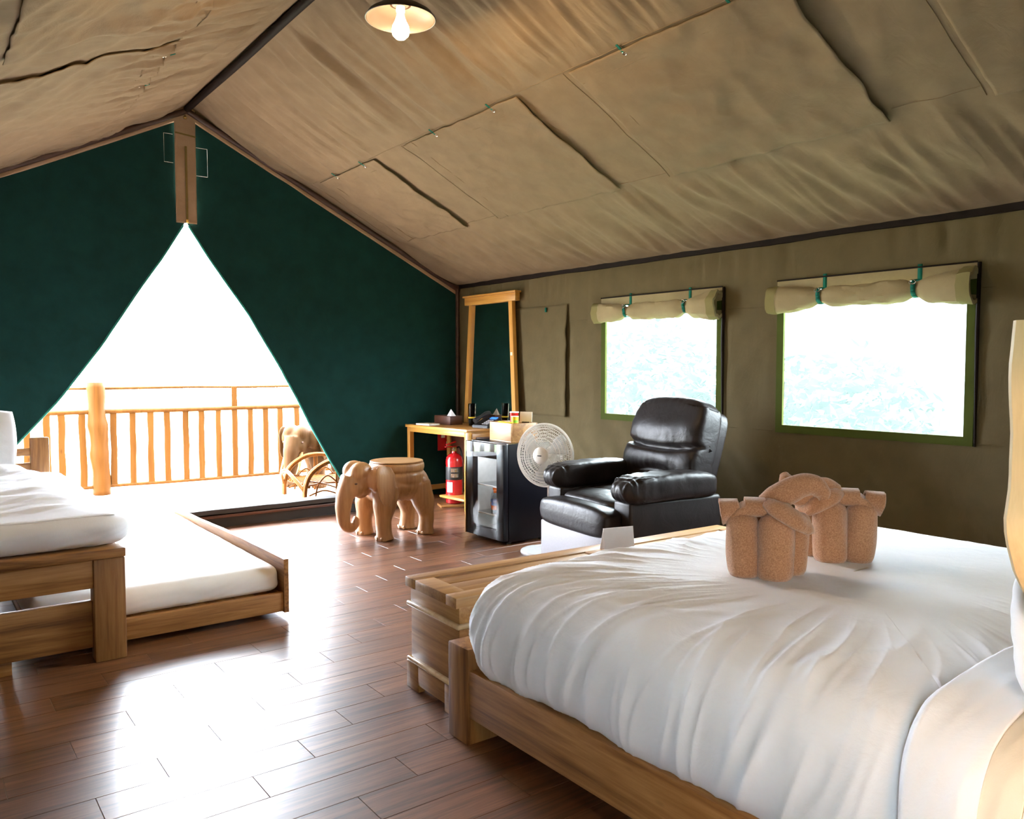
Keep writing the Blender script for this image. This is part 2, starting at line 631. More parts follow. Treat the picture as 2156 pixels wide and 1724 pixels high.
# ================================================================== THE SETTING
# ---------------- floor: wood-look planks laid along x in a one-third bond
floor = B()
box(floor, XL - .05, W + .05, YB - .05, D, -0.08, -0.0028)
floor = tag(part('floor', floor, 'grout'), kind='structure')
PL, PW = 0.636, 0.1555
_pl_cache = {}


def plank_mesh(ln, wd_):
    key = (round(ln, 3), round(wd_, 3))
    if key not in _pl_cache:
        bm = B()
        box(bm, -ln / 2, ln / 2, -wd_ / 2, wd_ / 2, -0.0075, 0, 0.0007, seg=1)
        me = bpy.data.meshes.new('plank')
        bm.to_mesh(me)
        bm.free()
        me.materials.append(M['plank'])
        _pl_cache[key] = me
    return _pl_cache[key]


cand = []
k0 = int(math.floor((YB - 2.355) / PW))
for k in range(k0, 40):
    y0, y1 = max(2.355 + PW * k, YB), min(2.355 + PW * (k + 1), D)
    if y1 - y0 < 0.02: continue
    xj = 0.85 + 0.2115 * k
    xj -= PL * math.ceil((xj - XL) / PL)
    while xj < W:
        a, b_ = max(xj, XL), min(xj + PL, W)
        if b_ - a > 0.02:
            cand.append((a, b_, y0, y1))
        xj += PL
cy, sy = math.cos(R_(36.8434)), math.sin(R_(36.8434))


def visible_rank(c):
    x, y = (c[0] + c[1]) / 2, (c[2] + c[3]) / 2
    fwd, side = x * sy + y * cy, x * cy - y * sy
    vis = fwd > 1.9 and abs(side) < fwd * 0.63 + 0.35 and not (x > 1.75 and y < 2.2) and y < 6.7
    return (0 if vis else 1, fwd)


cand.sort(key=visible_rank)
rest = B()
for i, (a, b_, y0, y1) in enumerate(cand):
    g = 0.0009
    if i < 290 and visible_rank((a, b_, y0, y1))[0] == 0:
        o = bpy.data.objects.new('plank', plank_mesh(b_ - a - 2 * g, y1 - y0 - 2 * g))
        COL.objects.link(o)
        o.parent = floor
        o.location = ((a + b_) / 2, (y0 + y1) / 2, 0)
    else:
        box(rest, a + g, b_ - g, y0 + g, y1 - g, -0.0075, 0)
tag(part('plank', rest, 'plank', floor, smooth=0), kind='stuff')

# ---------------- windows of the right wall: (near y, far y) and the heights
WIN = {1: (3.69, 4.925), 2: (2.005, 3.245)}
WZ0, WZ1, HEM = 0.872, 1.80, 1.86
FB = 0.05
COVER = (5.35, 6.62)


def wall_grid(name, x, side, holes, mat, seed):
    ys = np.unique(np.concatenate([np.linspace(YB, D, 300)] + [np.array([a + FB, b - FB]) for a, b in holes]).round(5))
    zs = np.unique(np.concatenate([np.linspace(0, ZE, 90), np.array([WZ0 + FB, WZ1])]).round(5))
    Y, Z = np.meshgrid(ys, zs, indexing='ij')
    d = 0.012 * pn(Y * 1.1, Z * 0.8, seed)
    top = sstep(1.55, 2.1, Z)
    d += 0.020 * top * ridge(Y * 11 + Z * 0.8, Z * 0.6, seed + 1)
    low = 1 - sstep(0.55, 0.95, Z)
    d += 0.040 * low * ridge(Y * 3.3 - Z * 3.0, Z * 0.9 + Y * 0.3, seed + 2)
    mid = sstep(0.6, 1.0, Z) * (1 - top)
    d += 0.017 * mid * ridge(Y * 2.6 + Z * 2.2, Z * 2.0 - Y, seed + 3)
    near = np.ones_like(Y)
    for a, b in holes + [COVER]:
        dy = np.maximum(np.maximum(a - Y, Y - b), 0)
        dz = np.maximum(np.maximum(WZ0 - Z, Z - HEM), 0)
        near *= sstep(0.0, 0.09, np.hypot(dy, dz))
    d *= near * sstep(0, .08, ZE - Z)
    P = np.stack([x + side * (d + 0.004), Y, Z], -1)
    yc, zc = (ys[:-1] + ys[1:]) / 2, (zs[:-1] + zs[1:]) / 2
    keep = np.ones((len(yc), len(zc)), bool)
    for a, b in holes:
        keep &= ~(((yc > a + FB) & (yc < b - FB))[:, None] & ((zc > WZ0 + FB) & (zc < WZ1))[None, :])
    return tag(sheet(name, P, mat, keep=keep, thick=0.006, offset=-1 if side > 0 else 1), kind='structure')


wall_right = wall_grid('wall_right', W, -1, [WIN[1], WIN[2]], 'wall', 11)
WIN[3] = (-1.15, -.40)  # added opening out of view, placed and sized for fill light on the bed
wall_left = wall_grid('wall_left', XL, 1, [WIN[3]], 'wall', 51)


def rolled_flap(name, parent, x, side, ya, yb, zc, straps, flare_lo, flare_hi, seed):
    """the canvas cover of the window, rolled up and pinched by two straps"""
    n, L = 20, 70
    rs = []
    for i in range(L + 1):
        t = i / L
        y = ya + (yb - ya) * t
        r = 0.058 + 0.006 * n1(y * 5, 0.3, seed)
        for s_ in straps:
            r -= 0.024 * math.exp(-((y - s_) / 0.05) ** 2)
        r += flare_lo * sstep(0.3, 0.0, t) + flare_hi * sstep(0.7, 1.0, t)
        sag = -0.012 * math.sin(PI * t) + 0.004 * n1(y * 3, 2.1, seed)
        ring = []
        for k in range(n):
            a = 2 * PI * k / n
            rr = r * (1 + 0.22 * n1(y * 7 + 3 * math.cos(a), 2 * math.sin(a), seed + 3))
            ring.append(Vector((x + side * (0.062 + rr * 0.8 * math.cos(a)), y, zc + sag + rr * 1.12 * math.sin(a) - 0.25 * (r - .058))))
        rs.append(ring)
    def inset(ring, f, dy):
        c = sum(ring, Vector()) / len(ring)
        return [c + (p - c) * f + Vector((0, dy, 0)) for p in ring]
    a0, a1 = rs[0], rs[-1]
    rs = [inset(a0, 0.72, 0.10), inset(a0, 0.78, 0.0)] + rs + [inset(a1, 0.78, 0.0), inset(a1, 0.72, -0.10)]
    bm = B()
    rings(bm, rs)
    ro = part(name, bm, 'khaki', parent, smooth=60)
    for seg in (rs[2:7], rs[-7:-2]):
        eb = B()
        rings(eb, [inset(r_, 1.035, 0) for r_ in seg], False, False)
        part('end_hem', eb, 'olive_hem', ro, smooth=60)
    return ro


def window(num, wall_x, side, yy, straps, flares, tagname):
    ya, yb = yy
    w = tag(bpy.data.objects.new('window_%d' % tagname, None), kind='structure')
    COL.objects.link(w)
    w['label'] = num
    f = B()
    s0, s1 = sorted((wall_x + side * 0.002, wall_x + side * 0.016))
    box(f, s0, s1, ya, ya + FB, WZ0, HEM - .03)
    box(f, s0, s1, yb - FB, yb, WZ0, HEM - .03)
    box(f, s0, s1, ya + FB, yb - FB, WZ0, WZ0 + FB)
    part('frame', f, 'olive', w)
    h = B()
    s0, s1 = sorted((wall_x + side * 0.004, wall_x + side * 0.02))
    box(h, s0, s1, ya, yb, WZ1 - 0.01, HEM, 0.004)
    part('hem', h, 'khaki', w)
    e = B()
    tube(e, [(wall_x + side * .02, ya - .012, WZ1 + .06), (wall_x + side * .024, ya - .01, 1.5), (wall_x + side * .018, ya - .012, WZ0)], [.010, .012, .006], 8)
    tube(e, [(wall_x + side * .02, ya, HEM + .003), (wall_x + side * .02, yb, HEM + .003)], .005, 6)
    part('edge_shadow', e, 'dark_trim', w)  # dark tubes standing in for shadow lines along the cover edges
    p = B()
    ys, zs = np.linspace(ya + FB, yb - FB, 16), np.linspace(WZ0 + FB, WZ1, 12)
    Y, Z = np.meshgrid(ys, zs, indexing='ij')
    bm_P = np.stack([wall_x - side * (0.004 + 0.006 * pn(Y * 3, Z * 3, 5)), Y, Z], -1)
    p.free()
    mesh_obj('pane', grid_mesh('pane', bm_P), 'screen', w, smooth=180)
    rolled_flap('rolled_cover', w, wall_x, side, ya - .01, yb + .02, 1.742, straps, flares[0], flares[1], num.__hash__() % 90)
    for sy_ in straps:
        st = B()
        cx = wall_x + side * 0.06
        pts = [(cx + side * .040 * math.cos(a), sy_, 1.742 + .050 * math.sin(a)) for a in np.linspace(PI * 0.95, -PI * 0.95, 15)]
        for (x0, _, z0), (x1, _, z1) in zip(pts, pts[1:]):
            v = [st.verts.new(q) for q in ((x0, sy_ - .013, z0), (x1, sy_ - .013, z1), (x1, sy_ + .013, z1), (x0, sy_ + .013, z0))]
            st.faces.new(v)
        v = [st.verts.new(q) for q in ((wall_x + side * .022, sy_ - .013, 1.78), (wall_x + side * .022, sy_ - .013, HEM + .02), (wall_x + side * .022, sy_ + .013, HEM + .02), (wall_x + side * .022, sy_ + .013, 1.78))]
        st.faces.new(v)
        so = part('strap', st, 'strap', w)
        md = so.modifiers.new('thickness', 'SOLIDIFY')
        md.thickness = .003
        md.offset = 1
        bk = B()
        tube(bk, [(cx + side * .045, sy_ + .018 * math.cos(a), 1.775 + .012 * math.sin(a)) for a in np.linspace(0, 2 * PI, 13)], .0025, 6, caps=False)
        part('buckle', bk, 'steel', so)
    return w


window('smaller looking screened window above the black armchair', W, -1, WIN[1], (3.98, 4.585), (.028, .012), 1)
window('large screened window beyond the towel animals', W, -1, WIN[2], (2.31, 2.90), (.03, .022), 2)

window('unseen screened window added to the left wall for fill light', XL, 1, WIN[3], (-.95, -.6), (.02, .02), 3)

# closed window cover hanging flat on the right wall beside the mirror
ys, zs = np.linspace(COVER[0], COVER[1], 50), np.linspace(0.868, 1.845, 50)
Y, Z = np.meshgrid(ys, zs, indexing='ij')
near_edge = sstep(0.12, 0.0, Y - COVER[0]) * sstep(1.84, 1.6, Z)
dd = 0.012 + 0.005 * ridge(Y * 3 + Z * 2.5, Z * 2.2 - Y, 71) + near_edge * (0.020 + 0.014 * pn(Z * 9, Y * 0, 73))
Pc = np.stack([W - dd, Y + 0.008 * near_edge * pn(Z * 8, Z * 0 + .3, 74), Z], -1)
sheet('window_cover', Pc, 'wall', wall_right, thick=.004)
tb = B()
box(tb, W - .03, W - .014, 5.63, 5.645, 1.79, 1.83, .002)
part('toggle', tb, 'strap', wall_right)

for (ya, yb, z) in ((3.27, 3.66, 1.70), (4.95, 5.33, 1.70), (YB, 1.98, 1.72), (YB, 1.98, .885), (3.27, 3.66, .88)):
    sm = B()
    tube(sm, [(W - .012 - .003 * n1(y * 3, z, 5), y, z + .004 * n1(y * 2, z, 6)) for y in np.linspace(ya, yb, 20)], .0035, 5)
    part('seam', sm, 'wall', wall_right)

# ---------------- back wall
ys, zs = np.linspace(XL, W, 60), np.linspace(0, 1, 40)
X, T = np.meshgrid(ys, zs, indexing='ij')
Ztop = ZR - np.abs(X - RX) * (ZR - ZE) / (W - RX)
P = np.stack([X, YB + 0.01 * pn(X * 3, T * 3, 5), T * Ztop], -1)
tag(sheet('wall_back', P, 'wall', thick=.006), kind='structure')

# ---------------- ceiling: two canvas slopes with tied-down panel flaps
ceiling = tag(bpy.data.objects.new('ceiling', None), kind='structure')
COL.objects.link(ceiling)
NIN = {1: np.array([-(ZR - ZE), 0, -(W - RX)]) / SLOPE, -1: np.array([(ZR - ZE), 0, -(W - RX)]) / SLOPE}


def slope_pt(side, Y, Sx, d):
    """Sx: 0 at the eave, 1 at the ridge"""
    xe = W if side > 0 else XL
    X = xe + (RX - xe) * Sx
    Z = ZE + (ZR - ZE) * Sx
    n = NIN[side]
    return np.stack([X + n[0] * d, Y + 0 * X, Z + n[2] * d], -1)


FLAPS = {1: [(5.74, 6.76), (3.92, 5.28), (2.09, 3.45), (0.25, 1.62)], -1: [(2.9, 4.24), (4.8, 6.05), (1.3, 2.75)]}
SKEW = [-.55, -1.3, 0, 0]
SPAN = {1: (0.285, 0.61), -1: (0.425, 0.755)}


def canvas_d(side, Y, Sx):
    sd = 200 if side > 0 else 300
    up = sstep(0.58, 0.72, Sx)
    lo = 1 - sstep(0.2, 0.33, Sx)
    d = (0.018 * np.sin(PI * Sx) if side > 0 else -0.010 * sstep(0, .15, Sx) * sstep(1, .88, Sx)) + 0.010 * pn(Y * 0.9, Sx * 2, sd)
    f1 = ridge(Y * 5.5 + Sx * 1.6 * side, Sx * 1.3 + 0.15 * Y, sd + 1)
    f2 = ridge(Y * 12 + Sx * 3.0 * side, Sx * 1.6, sd + 2)
    d += up * sstep(1.0, 0.9, Sx) * ((0.034 if side > 0 else 0.022) * f1 + 0.017 * f2)
    f3 = ridge(Y * 4.6 - Sx * 5.5, Sx * 1.6 + 0.3 * Y, sd + 3)
    f4 = ridge(Y * 11 - Sx * 5, Sx * 2, sd + 4)
    d += lo * sstep(0.0, 0.05, Sx) * (0.034 * f3 + 0.011 * f4)
    mid = (1 - up) * (1 - lo)
    d += mid * (0.009 * ridge(Y * 3 + Sx * 5, Sx * 6 - Y, sd + 5) + 0.004 * pn(Y * 9, Sx * 16, sd + 6))
    if side < 0:
        d += 0.016 * (ridge(Y * 1.2 + Sx * 7, Sx * 2.2 - Y * .2, sd + 7) - .4) * sstep(0, .1, Sx) * sstep(1, .9, Sx) + 0.012 * ridge(Y * 3.0 + Sx * 16, Sx * 4, sd + 8) * sstep(0, .1, Sx) * sstep(1, .92, Sx)
    if side < 0:
        d += .055 * np.sin(PI * np.clip(Sx, 0, 1)) * sstep(5.3, 6.9, Y)
        d += .010 * (ridge(Y * 9 + Sx * 5, Sx * 1.7, sd + 9) - .4) * sstep(.60, .78, Sx) * sstep(1, .93, Sx)
    return np.where((Sx > .975) | (Sx < .02), np.maximum(d, 0.0), d)


for side in (1, -1):
    Y, Sx = np.meshgrid(np.linspace(YB, D + .04, 460), np.linspace(0, 1, 120), indexing='ij')
    so = sheet('canvas_slope', slope_pt(side, Y, Sx, canvas_d(side, Y, Sx)), 'roof', ceiling, thick=.006, offset=0)
    SLO, SHI = SPAN[side]
    for fi, (ya, yb) in enumerate(FLAPS[side]):
        Y, Sx = np.meshgrid(np.linspace(ya, yb, 90), np.linspace(SLO, SHI, 70), indexing='ij')
        sd = 400 + fi * 7 + (50 if side > 0 else 0)
        # the open edge curls away from the roof: near edge on the right slope, far edge on the left one
        if side < 0:
            Y = ya + (Y - ya) / (yb - ya) * (yb + SKEW[fi] * (Sx - .755) - ya)
            tt = yb + SKEW[fi] * (Sx - .755) - Y
        else:
            tt = Y - ya
        edge = sstep(0.16, 0.0, tt) * sstep(SHI, SHI - .04, Sx) * sstep(SLO - .005, SLO + .02, Sx)
        d = canvas_d(side, Y, Sx) + 0.009 + 0.006 * ridge(Y * 2.6 + Sx * 4, Sx * 9 - Y * 1.5, sd)
        d += 0.006 * ridge(Y * 5.0 - Sx * 9, Sx * 14 + Y, sd + 1) + edge * ((0.014 if side > 0 else 0.016) + 0.009 * pn(Sx * 14, Y * 0, sd + 2))
        Yw = Y + (1 if side > 0 else -1) * edge * 0.012 * pn(Sx * 20, Y * 0 + .5, sd + 3)
        fo = sheet('roof_flap', slope_pt(side, Yw, Sx, d), 'flap', ceiling, thick=.004)
        # border seams
        sm = B()
        for s_ in (SHI - .035,):
            tube(sm, [Vector(slope_pt(side, np.array(y), np.array(s_), canvas_d(side, np.array(y), np.array(s_)) + .013)) for y in np.linspace(ya + .02, yb - .02, 30)], .0025, 5)
        for y_ in (ya + .10 if side < 0 else yb - .10,):
            tube(sm, [Vector(slope_pt(side, np.array(y_), np.array(s_), canvas_d(side, np.array(y_), np.array(s_)) + .013)) for s_ in np.linspace(SLO, SHI, 30)], .0025, 5)
        part('seam', sm, 'roof', fo)
        for ty in (ya + (yb - ya) * .2, ya + (yb - ya) * .7):
            y_ = np.array(ty)
            base = Vector(slope_pt(side, y_, np.array(SHI + .012), canvas_d(side, y_, np.array(SHI + .012)) + .014))
            dwn = Vector(((W - RX) * side, 0, ZE - ZR)).normalized()
            tg = B()
            tube(tg, [base, base + dwn * .03, base + dwn * .055], .0085, 6, flat=.35)
            to = part('toggle', tg, 'strap', ceiling)
            rg = B()
            c = base + dwn * .066
            tube(rg, [c + Vector((0, .011 * math.cos(a), 0)) + dwn * (.011 * math.sin(a)) for a in np.linspace(0, 2 * PI, 13)], .0028, 6, caps=False)
            part('ring', rg, 'steel', to)
# long seam lines of the roof cloth between the flaps
for side in (1, -1):
    SLO, SHI = SPAN[side]
    for (ya, yb, s_) in ((3.5, 3.9, SLO + .01), (5.3, 5.72, SLO + .01), (1.66, 2.06, SLO + .02), (YB + .1, 6.9, SHI + .004)):
        sm = B()
        yy = np.linspace(ya, yb, max(8, int((yb - ya) * 12)))
        tube(sm, [Vector(slope_pt(side, np.array(y), np.array(s_), canvas_d(side, np.array(y), np.array(s_)) + .004)) for y in yy], .003, 5)
        part('seam', sm, 'roof', ceiling)
    for y_ in (1.66, 3.5, 5.32, 6.95):
        sm = B()
        tube(sm, [Vector(slope_pt(side, np.array(y_), np.array(s_), canvas_d(side, np.array(y_), np.array(s_)) + .004)) for s_ in np.linspace(SLO, SHI, 24)], .003, 5)
        part('seam', sm, 'roof', ceiling)

# ---------------- trims: ridge pole, eave bands, gable poles, corner pole


def trim(n, bm, mat, label):
    return tag(part('trim_%d' % n, bm, mat), label, kind='structure')


t = B()
tube(t, [(RX, y, ZR - .045 + .004 * math.sin(y * 3)) for y in np.linspace(YB, D + .03, 30)], .027, 10)
trim(1, t, 'dark_trim', 'dark ridge pole along the top of the tent')
for i, (x, sgn) in enumerate(((W, -1), (XL, 1))):
    t = B()
    tt_ = np.linspace(YB, D - .01, 120)
    rs = []
    for y in tt_:
        dz = .006 * n1(y * 2.2, i + .5, 91)
        rs.append([Vector((x + sgn * .004, y, ZE - .03 + dz)), Vector((x + sgn * .026, y, ZE - .028 + dz)), Vector((x + sgn * .028, y, ZE + .026 + dz)), Vector((x + sgn * .004, y, ZE + .045 + dz))])
    rings(t, rs)
    trim(2 + i, t, 'dark_trim', 'dark webbing band along the eave')
for i, x in enumerate((W, XL)):
    t = B()
    sg = 1 if x > RX else -1
    pts = [(RX + (x - RX) * s, D - .035, ZR - .05 + (ZE - ZR) * s - (.018 if sg < 0 else .0) * math.sin(PI * s)) for s in np.linspace(0, 1, 26)]
    rs_ = [.024 + .003 * n1(s * 20, 1.2 * i, 17) for s in np.linspace(0, 1, 26)]
    tube(t, pts, rs_, 10)
    tr = trim(4 + i, t, 'pole', 'brown gable pole under the roof edge')
    sl = B()
    tube(sl, [(p[0], p[1] + .02, p[2] - .035) for p in pts], .016, 8, flat=1.2)
    part('sleeve', sl, 'strip', tr)
t = B()
tube(t, [(W - .035, D - .04, 0), (W - .037, D - .04, 1.1), (W - .035, D - .04, ZE)], .02, 10)
trim(6, t, 'pole', 'brown corner pole between the green wall and the window wall')

# ---------------- far wall: dark green canvas with a tall triangular doorway
wall_far = tag(bpy.data.objects.new('wall_far', None), kind='structure')
COL.objects.link(wall_far)
KD = D / 6.8


def sc(pts):
    return [(x * KD, 1.3 + (z - 1.3) * KD) for x, z in pts]


EL = sc([(1.836, 2.452), (1.654, 2.15), (1.457, 1.861), (1.215, 1.472), (0.919, 1.065), (0.639, 0.747), (0.40, 0.47), (0.06, 0.03)])
ER = sc([(1.846, 2.452), (1.983, 2.233), (2.322, 1.749), (2.601, 1.292), (2.853, 0.81), (3.02, 0.51), (3.173, 0.256), (3.30, 0.02)])
STRIP = (1.775 * KD, 1.912 * KD)


def edge_x(E_, z):
    zs = np.array([p[1] for p in E_])[::-1]
    xs = np.array([p[0] for p in E_])[::-1]
    return np.interp(z, zs, xs)


hem_pts = {}
for sgn, E_, xe, xs_ in ((-1, EL, XL, STRIP[0]), (1, ER, W, STRIP[1])):
    zs = np.linspace(0.0, ZR + 0.02, 174)
    T = np.linspace(0, 1, 110)
    Zg, Tg = np.meshgrid(zs, T, indexing='ij')
    outer = np.where(Zg < ZE, xe, RX + (xe - RX) * (ZR - Zg) / (ZR - ZE))
    inner = np.where(Zg > EL[0][1], xs_, edge_x(E_, Zg))
    outer = np.where(Zg > ZR - .068, inner + sgn * .02, outer)
    inner = np.where(sgn * (outer - inner) < 0.002, outer - sgn * .002, inner)
    X = inner + (outer - inner) * Tg
    dy = 0.018 * pn(X * 1.2, Zg * 1.0, 31 + sgn) + 0.008 * ridge(X * 2.6 - sgn * Zg * 1.7, Zg * .6, 33 + sgn)
    dy += .02 * np.exp(-Tg * 9) * (Zg < EL[0][1]) * pn(Zg * 2.5, Tg * 0, 35)
    P = np.stack([X, D - .004 - np.abs(dy), Zg], -1)
    pan = sheet('canvas_panel', P, 'green', wall_far, thick=.005)
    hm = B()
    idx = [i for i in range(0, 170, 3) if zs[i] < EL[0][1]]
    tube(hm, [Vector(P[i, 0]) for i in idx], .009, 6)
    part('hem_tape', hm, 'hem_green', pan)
    # pale stitched square near the peak
    stch = B()
    x0, z0 = (STRIP[0] - .10, 3.10) if sgn < 0 else (STRIP[1] + .10, 3.02)
    xin = STRIP[0] - .03 if sgn < 0 else STRIP[1] + .01
    yq = D - .045
    tube(stch, [(xin, yq, z0 + .10), (x0, yq, z0 + .10), (x0, yq, z0 - .13), (xin, yq, z0 - .13)], .0022, 4)
    part('stitching', stch, 'paper', pan)

zs_, xs2 = np.linspace(EL[0][1] - .01, ZR - .02, 60), np.linspace(STRIP[0] - .012, STRIP[1] + .012, 12)
Zg, Xg = np.meshgrid(zs_, xs2, indexing='ij')
P = np.stack([Xg, D - .028 - .004 * pn(Zg * 22, Xg * 9, 3), Zg], -1)
strip = sheet('zip_strip', P, 'strip', wall_far, thick=.004)
zp = B()
box(zp, 1.918, 1.934, D - .045, D - .036, EL[0][1] + .0, 3.12)
zp_o = part('zipper', zp, 'zip', strip)
zq = B()
box(zq, 1.914, 1.938, D - .055, D - .045, EL[0][1] - .01, EL[0][1] + .02, .003)
part('zip_slider', zq, 'brass', zp_o)
zq = B()
tube(zq, [(STRIP[0] - .01, D - .045, 3.22), (STRIP[1] + .01, D - .045, 3.205)], .006, 6)
part('cross_seam', zq, 'zip', strip)
kb = B()
lathe(kb, [(.0, .0), (.012, .002), (.016, .012), (.010, .022), (.006, .03)], (RX - .02, D - .06, 3.335), 12)
part('hook', kb, 'brass', wall_far)

ap = B()
v = [ap.verts.new(p) for p in ((RX - .16, D - .012, ZR - .085), (RX + .16, D - .012, ZR - .085), (RX, D - .012, ZR + .004), (RX - .16, D + .02, ZR - .085), (RX + .16, D + .02, ZR - .085), (RX, D + .02, ZR + .004))]
for f in ((0, 1, 2), (5, 4, 3), (0, 3, 4, 1), (1, 4, 5, 2), (2, 5, 3, 0)): ap.faces.new([v[i] for i in f])
part('apex_patch', ap, 'strip', wall_far, smooth=0)

# threshold bar of the doorway
sill = B()
box(sill, 0.55, 3.55, 6.66, 6.76, 0, .118)
sill = tag(part('trim_7', sill, 'black_matte'), 'dark raised threshold across the foot of the doorway', kind='structure')
q = B()
rs = []
for x in np.linspace(.5, 3.6, 60):
    dz = .006 * n1(x * 3, .2, 8)
    rs.append([Vector((x, 6.615, .118 + dz)), Vector((x, 6.618, .152 + dz)), Vector((x, 6.66, .16 + dz)), Vector((x, 6.78, .155)), Vector((x, 6.78, .118))])
rings(q, rs)
part('canvas_lip', q, 'lip', sill)
q = B()
box(q, .5, 3.6, 6.622, 6.662, .082, .106, .004)
part('rail', q, 'brownbox', sill)
for x in (1.35, 3.05):
    q = B()
    box(q, x, x + .03, 6.63, 6.66, 0, .085, .003)
    part('post', q, 'brownbox', sill)

# ---------------- outside: deck, ground
dk = B()
box(dk, -4, 9, D + .02, 9.1, -.16, .04)
tag(part('deck', dk, 'deck'), 'sunlit wooden deck outside the doorway', kind='structure')
gr = B()
bmesh.ops.create_grid(gr, x_segments=40, y_segments=40, size=45)
for v in gr.verts:
    v.co.z = -.5 + .25 * n1(v.co.x * .2, v.co.y * .2, 3)
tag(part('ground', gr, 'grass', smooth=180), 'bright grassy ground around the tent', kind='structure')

# ================================================================== THINGS INSIDE
# ---------------- the large bed: teak frame, quilt, folded sheet band
BX0, BX1, BY0, BY1 = 1.512, 3.46, 0.46, 2.395
bed = thing('king_bed', 'large teak bed with a smooth white quilt, two towel animals on it', 'bed', (2.48, 1.4, 0))
bl = lambda x, y, z: (x - 2.48, y - 1.4, z)


def bpart(name, boxes, mat, bev=.004, parent=None):
    q = B()
    for (x0, x1, y0, y1, z0, z1) in boxes:
        box(q, x0 - 2.48, x1 - 2.48, y0 - 1.4, y1 - 1.4, z0, z1, bev)
    return part(name, q, mat, parent or bed)


for x in (BX0, BX1 - .13):
    for y in (BY1 - .125, BY0):
        bpart('leg', [(x, x + .13, y, y + .125, 0, .337)], 'teak_z', .006)
for x in (BX0 + .004, BX1 - .064):
    bpart('side_rail', [(x, x + .06, BY0 + .125, BY1 - .125, .098, .264)], 'teak_y', .006)
bpart('foot_rail', [(BX0 + .13, BX1 - .13, BY1 - .1, BY1 - .04, .10, .264)], 'teak_x', .006)
bpart('base_board', [(BX0 + .06, BX1 - .06, BY0 + .05, BY1 - .1, .20, .235)], 'teak_y')

QX0, QX1, QY0, QY1 = 1.500, 3.455, 0.552, 2.27
PROF = [(.13, .238), (.075, .246), (.04, .27), (.016, .31), (.004, .36), (.0, .41), (.004, .46), (.014, .51), (.034, .552), (.066, .586), (.11, .609), (.17, .624), (.26, .634), (.36, .638), (.50, .640), (.62, .641), (.74, .6415), (.85, .642), (.935, .642)]


def prof_dense(n):
    P_ = np.array(PROF)
    ln = np.concatenate([[0], np.cumsum(np.hypot(*np.diff(P_, axis=0).T))])
    t = np.linspace(0, ln[-1], n)
    i_ = np.interp(t, ln, P_[:, 0])
    z_ = np.interp(t, ln, P_[:, 1])
    return i_, z_, t


def rrect(x0, x1, y0, y1, r, n):
    """points around a rounded rectangle, with outward normals and arc length"""
    segs = [((x0, y0 + r), (x0, y1 - r), None), None]
    pts, nr = [], []
    def line(a, b, nn, k):
        for t in np.linspace(0, 1, k, endpoint=False):
            pts.append((a[0] + (b[0] - a[0]) * t, a[1] + (b[1] - a[1]) * t)); nr.append(nn)
    def arc(c, a0, k):
        for t in np.linspace(0, 1, k, endpoint=False):
            a = a0 - t * PI / 2
            pts.append((c[0] + r * math.cos(a), c[1] + r * math.sin(a))); nr.append((math.cos(a), math.sin(a)))
    ky, kx, ka = int(n * (y1 - y0)), int(n * (x1 - x0)), max(6, int(n * r * 1.6))
    line((x0, y0 + r), (x0, y1 - r), (-1, 0), ky); arc((x0 + r, y1 - r), PI, ka)
    line((x0 + r, y1), (x1 - r, y1), (0, 1), kx); arc((x1 - r, y1 - r), PI / 2, ka)
    line((x1, y1 - r), (x1, y0 + r), (1, 0), ky); arc((x1 - r, y0 + r), 0, ka)
    line((x1 - r, y0), (x0 + r, y0), (0, -1), kx); arc((x0 + r, y0 + r), -PI / 2, ka)
    return np.array(pts), np.array(nr)


def mattress(name, parent, mat, x0, x1, y0, y1, z0, z1, rc, rv, wr, seed, off, dens=120, crown=.012):
    """a stuffed slab: rounded corners in plan (rc), a full rounded edge (rv), creased cloth (wr)"""
    bp_, bn_ = rrect(x0, x1, y0, y1, rc, dens)
    ds_ = np.concatenate([[0], np.cumsum(np.hypot(*np.diff(bp_, axis=0).T))])
    cx, cy = (x0 + x1) / 2, (y0 + y1) / 2
    hx, hy = (x1 - x0) / 2, (y1 - y0) / 2
    h = z1 - z0
    pf = [(.9 * rv + .25, 0.0), (.9 * rv + .05, 0.0)]
    for a in np.linspace(-90, 90, 33):
        c_, s_ = math.cos(R_(a)), math.sin(R_(a))
        e = (abs(c_) ** 2.6 + abs(s_) ** 2.6) ** (-1 / 2.6)
        pf.append((rv * (1 - c_ * e), h / 2 + h / 2 * s_ * e))
    lim = min(hx, hy) - .002
    for k in np.linspace(.08, 1, 26):
        pf.append((rv + (lim - rv) * k, h + crown * (1 - (1 - k) ** 2)))
    rows = []
    for ins_, z in pf:
        fx = max(.002, (hx - ins_) / hx)
        fy = max(.002, (hy - ins_ * (hy - .001) / lim) / hy)
        x, y = cx + (bp_[:, 0] - cx) * fx, cy + (bp_[:, 1] - cy) * fy
        sd = float(sstep(rv + .06, rv * .4, ins_)) * float(sstep(-.005, .03, z))
        w = sd * wr * (1.0 * ridge(ds_ * 2.4 + z * 9, z * 7 + ds_ * .6, seed) + .6 * pn(ds_ * 6 - z * 10, z * 16, seed + 1) + .5 * ridge(ds_ * 7 + z * 22, z * 9, seed + 2))
        low = float(sstep(.05, .0, z)) * wr * 1.6 * ridge(ds_ * 12, z * 10 + ds_ * 0, seed + 3)
        rows.append(np.stack([x + bn_[:, 0] * (w + low) - off[0], y + bn_[:, 1] * (w + low) - off[1], z0 + z + wr * .6 * pn(x * 3, y * 3, seed + 4) * float(sstep(h * .8, h, z)) - off[2]], -1))
    P_ = np.array(rows)
    P_ = np.concatenate([P_, P_[:, :1]], 1)
    return mesh_obj(name, grid_mesh(name, P_), mat, parent, smooth=180)


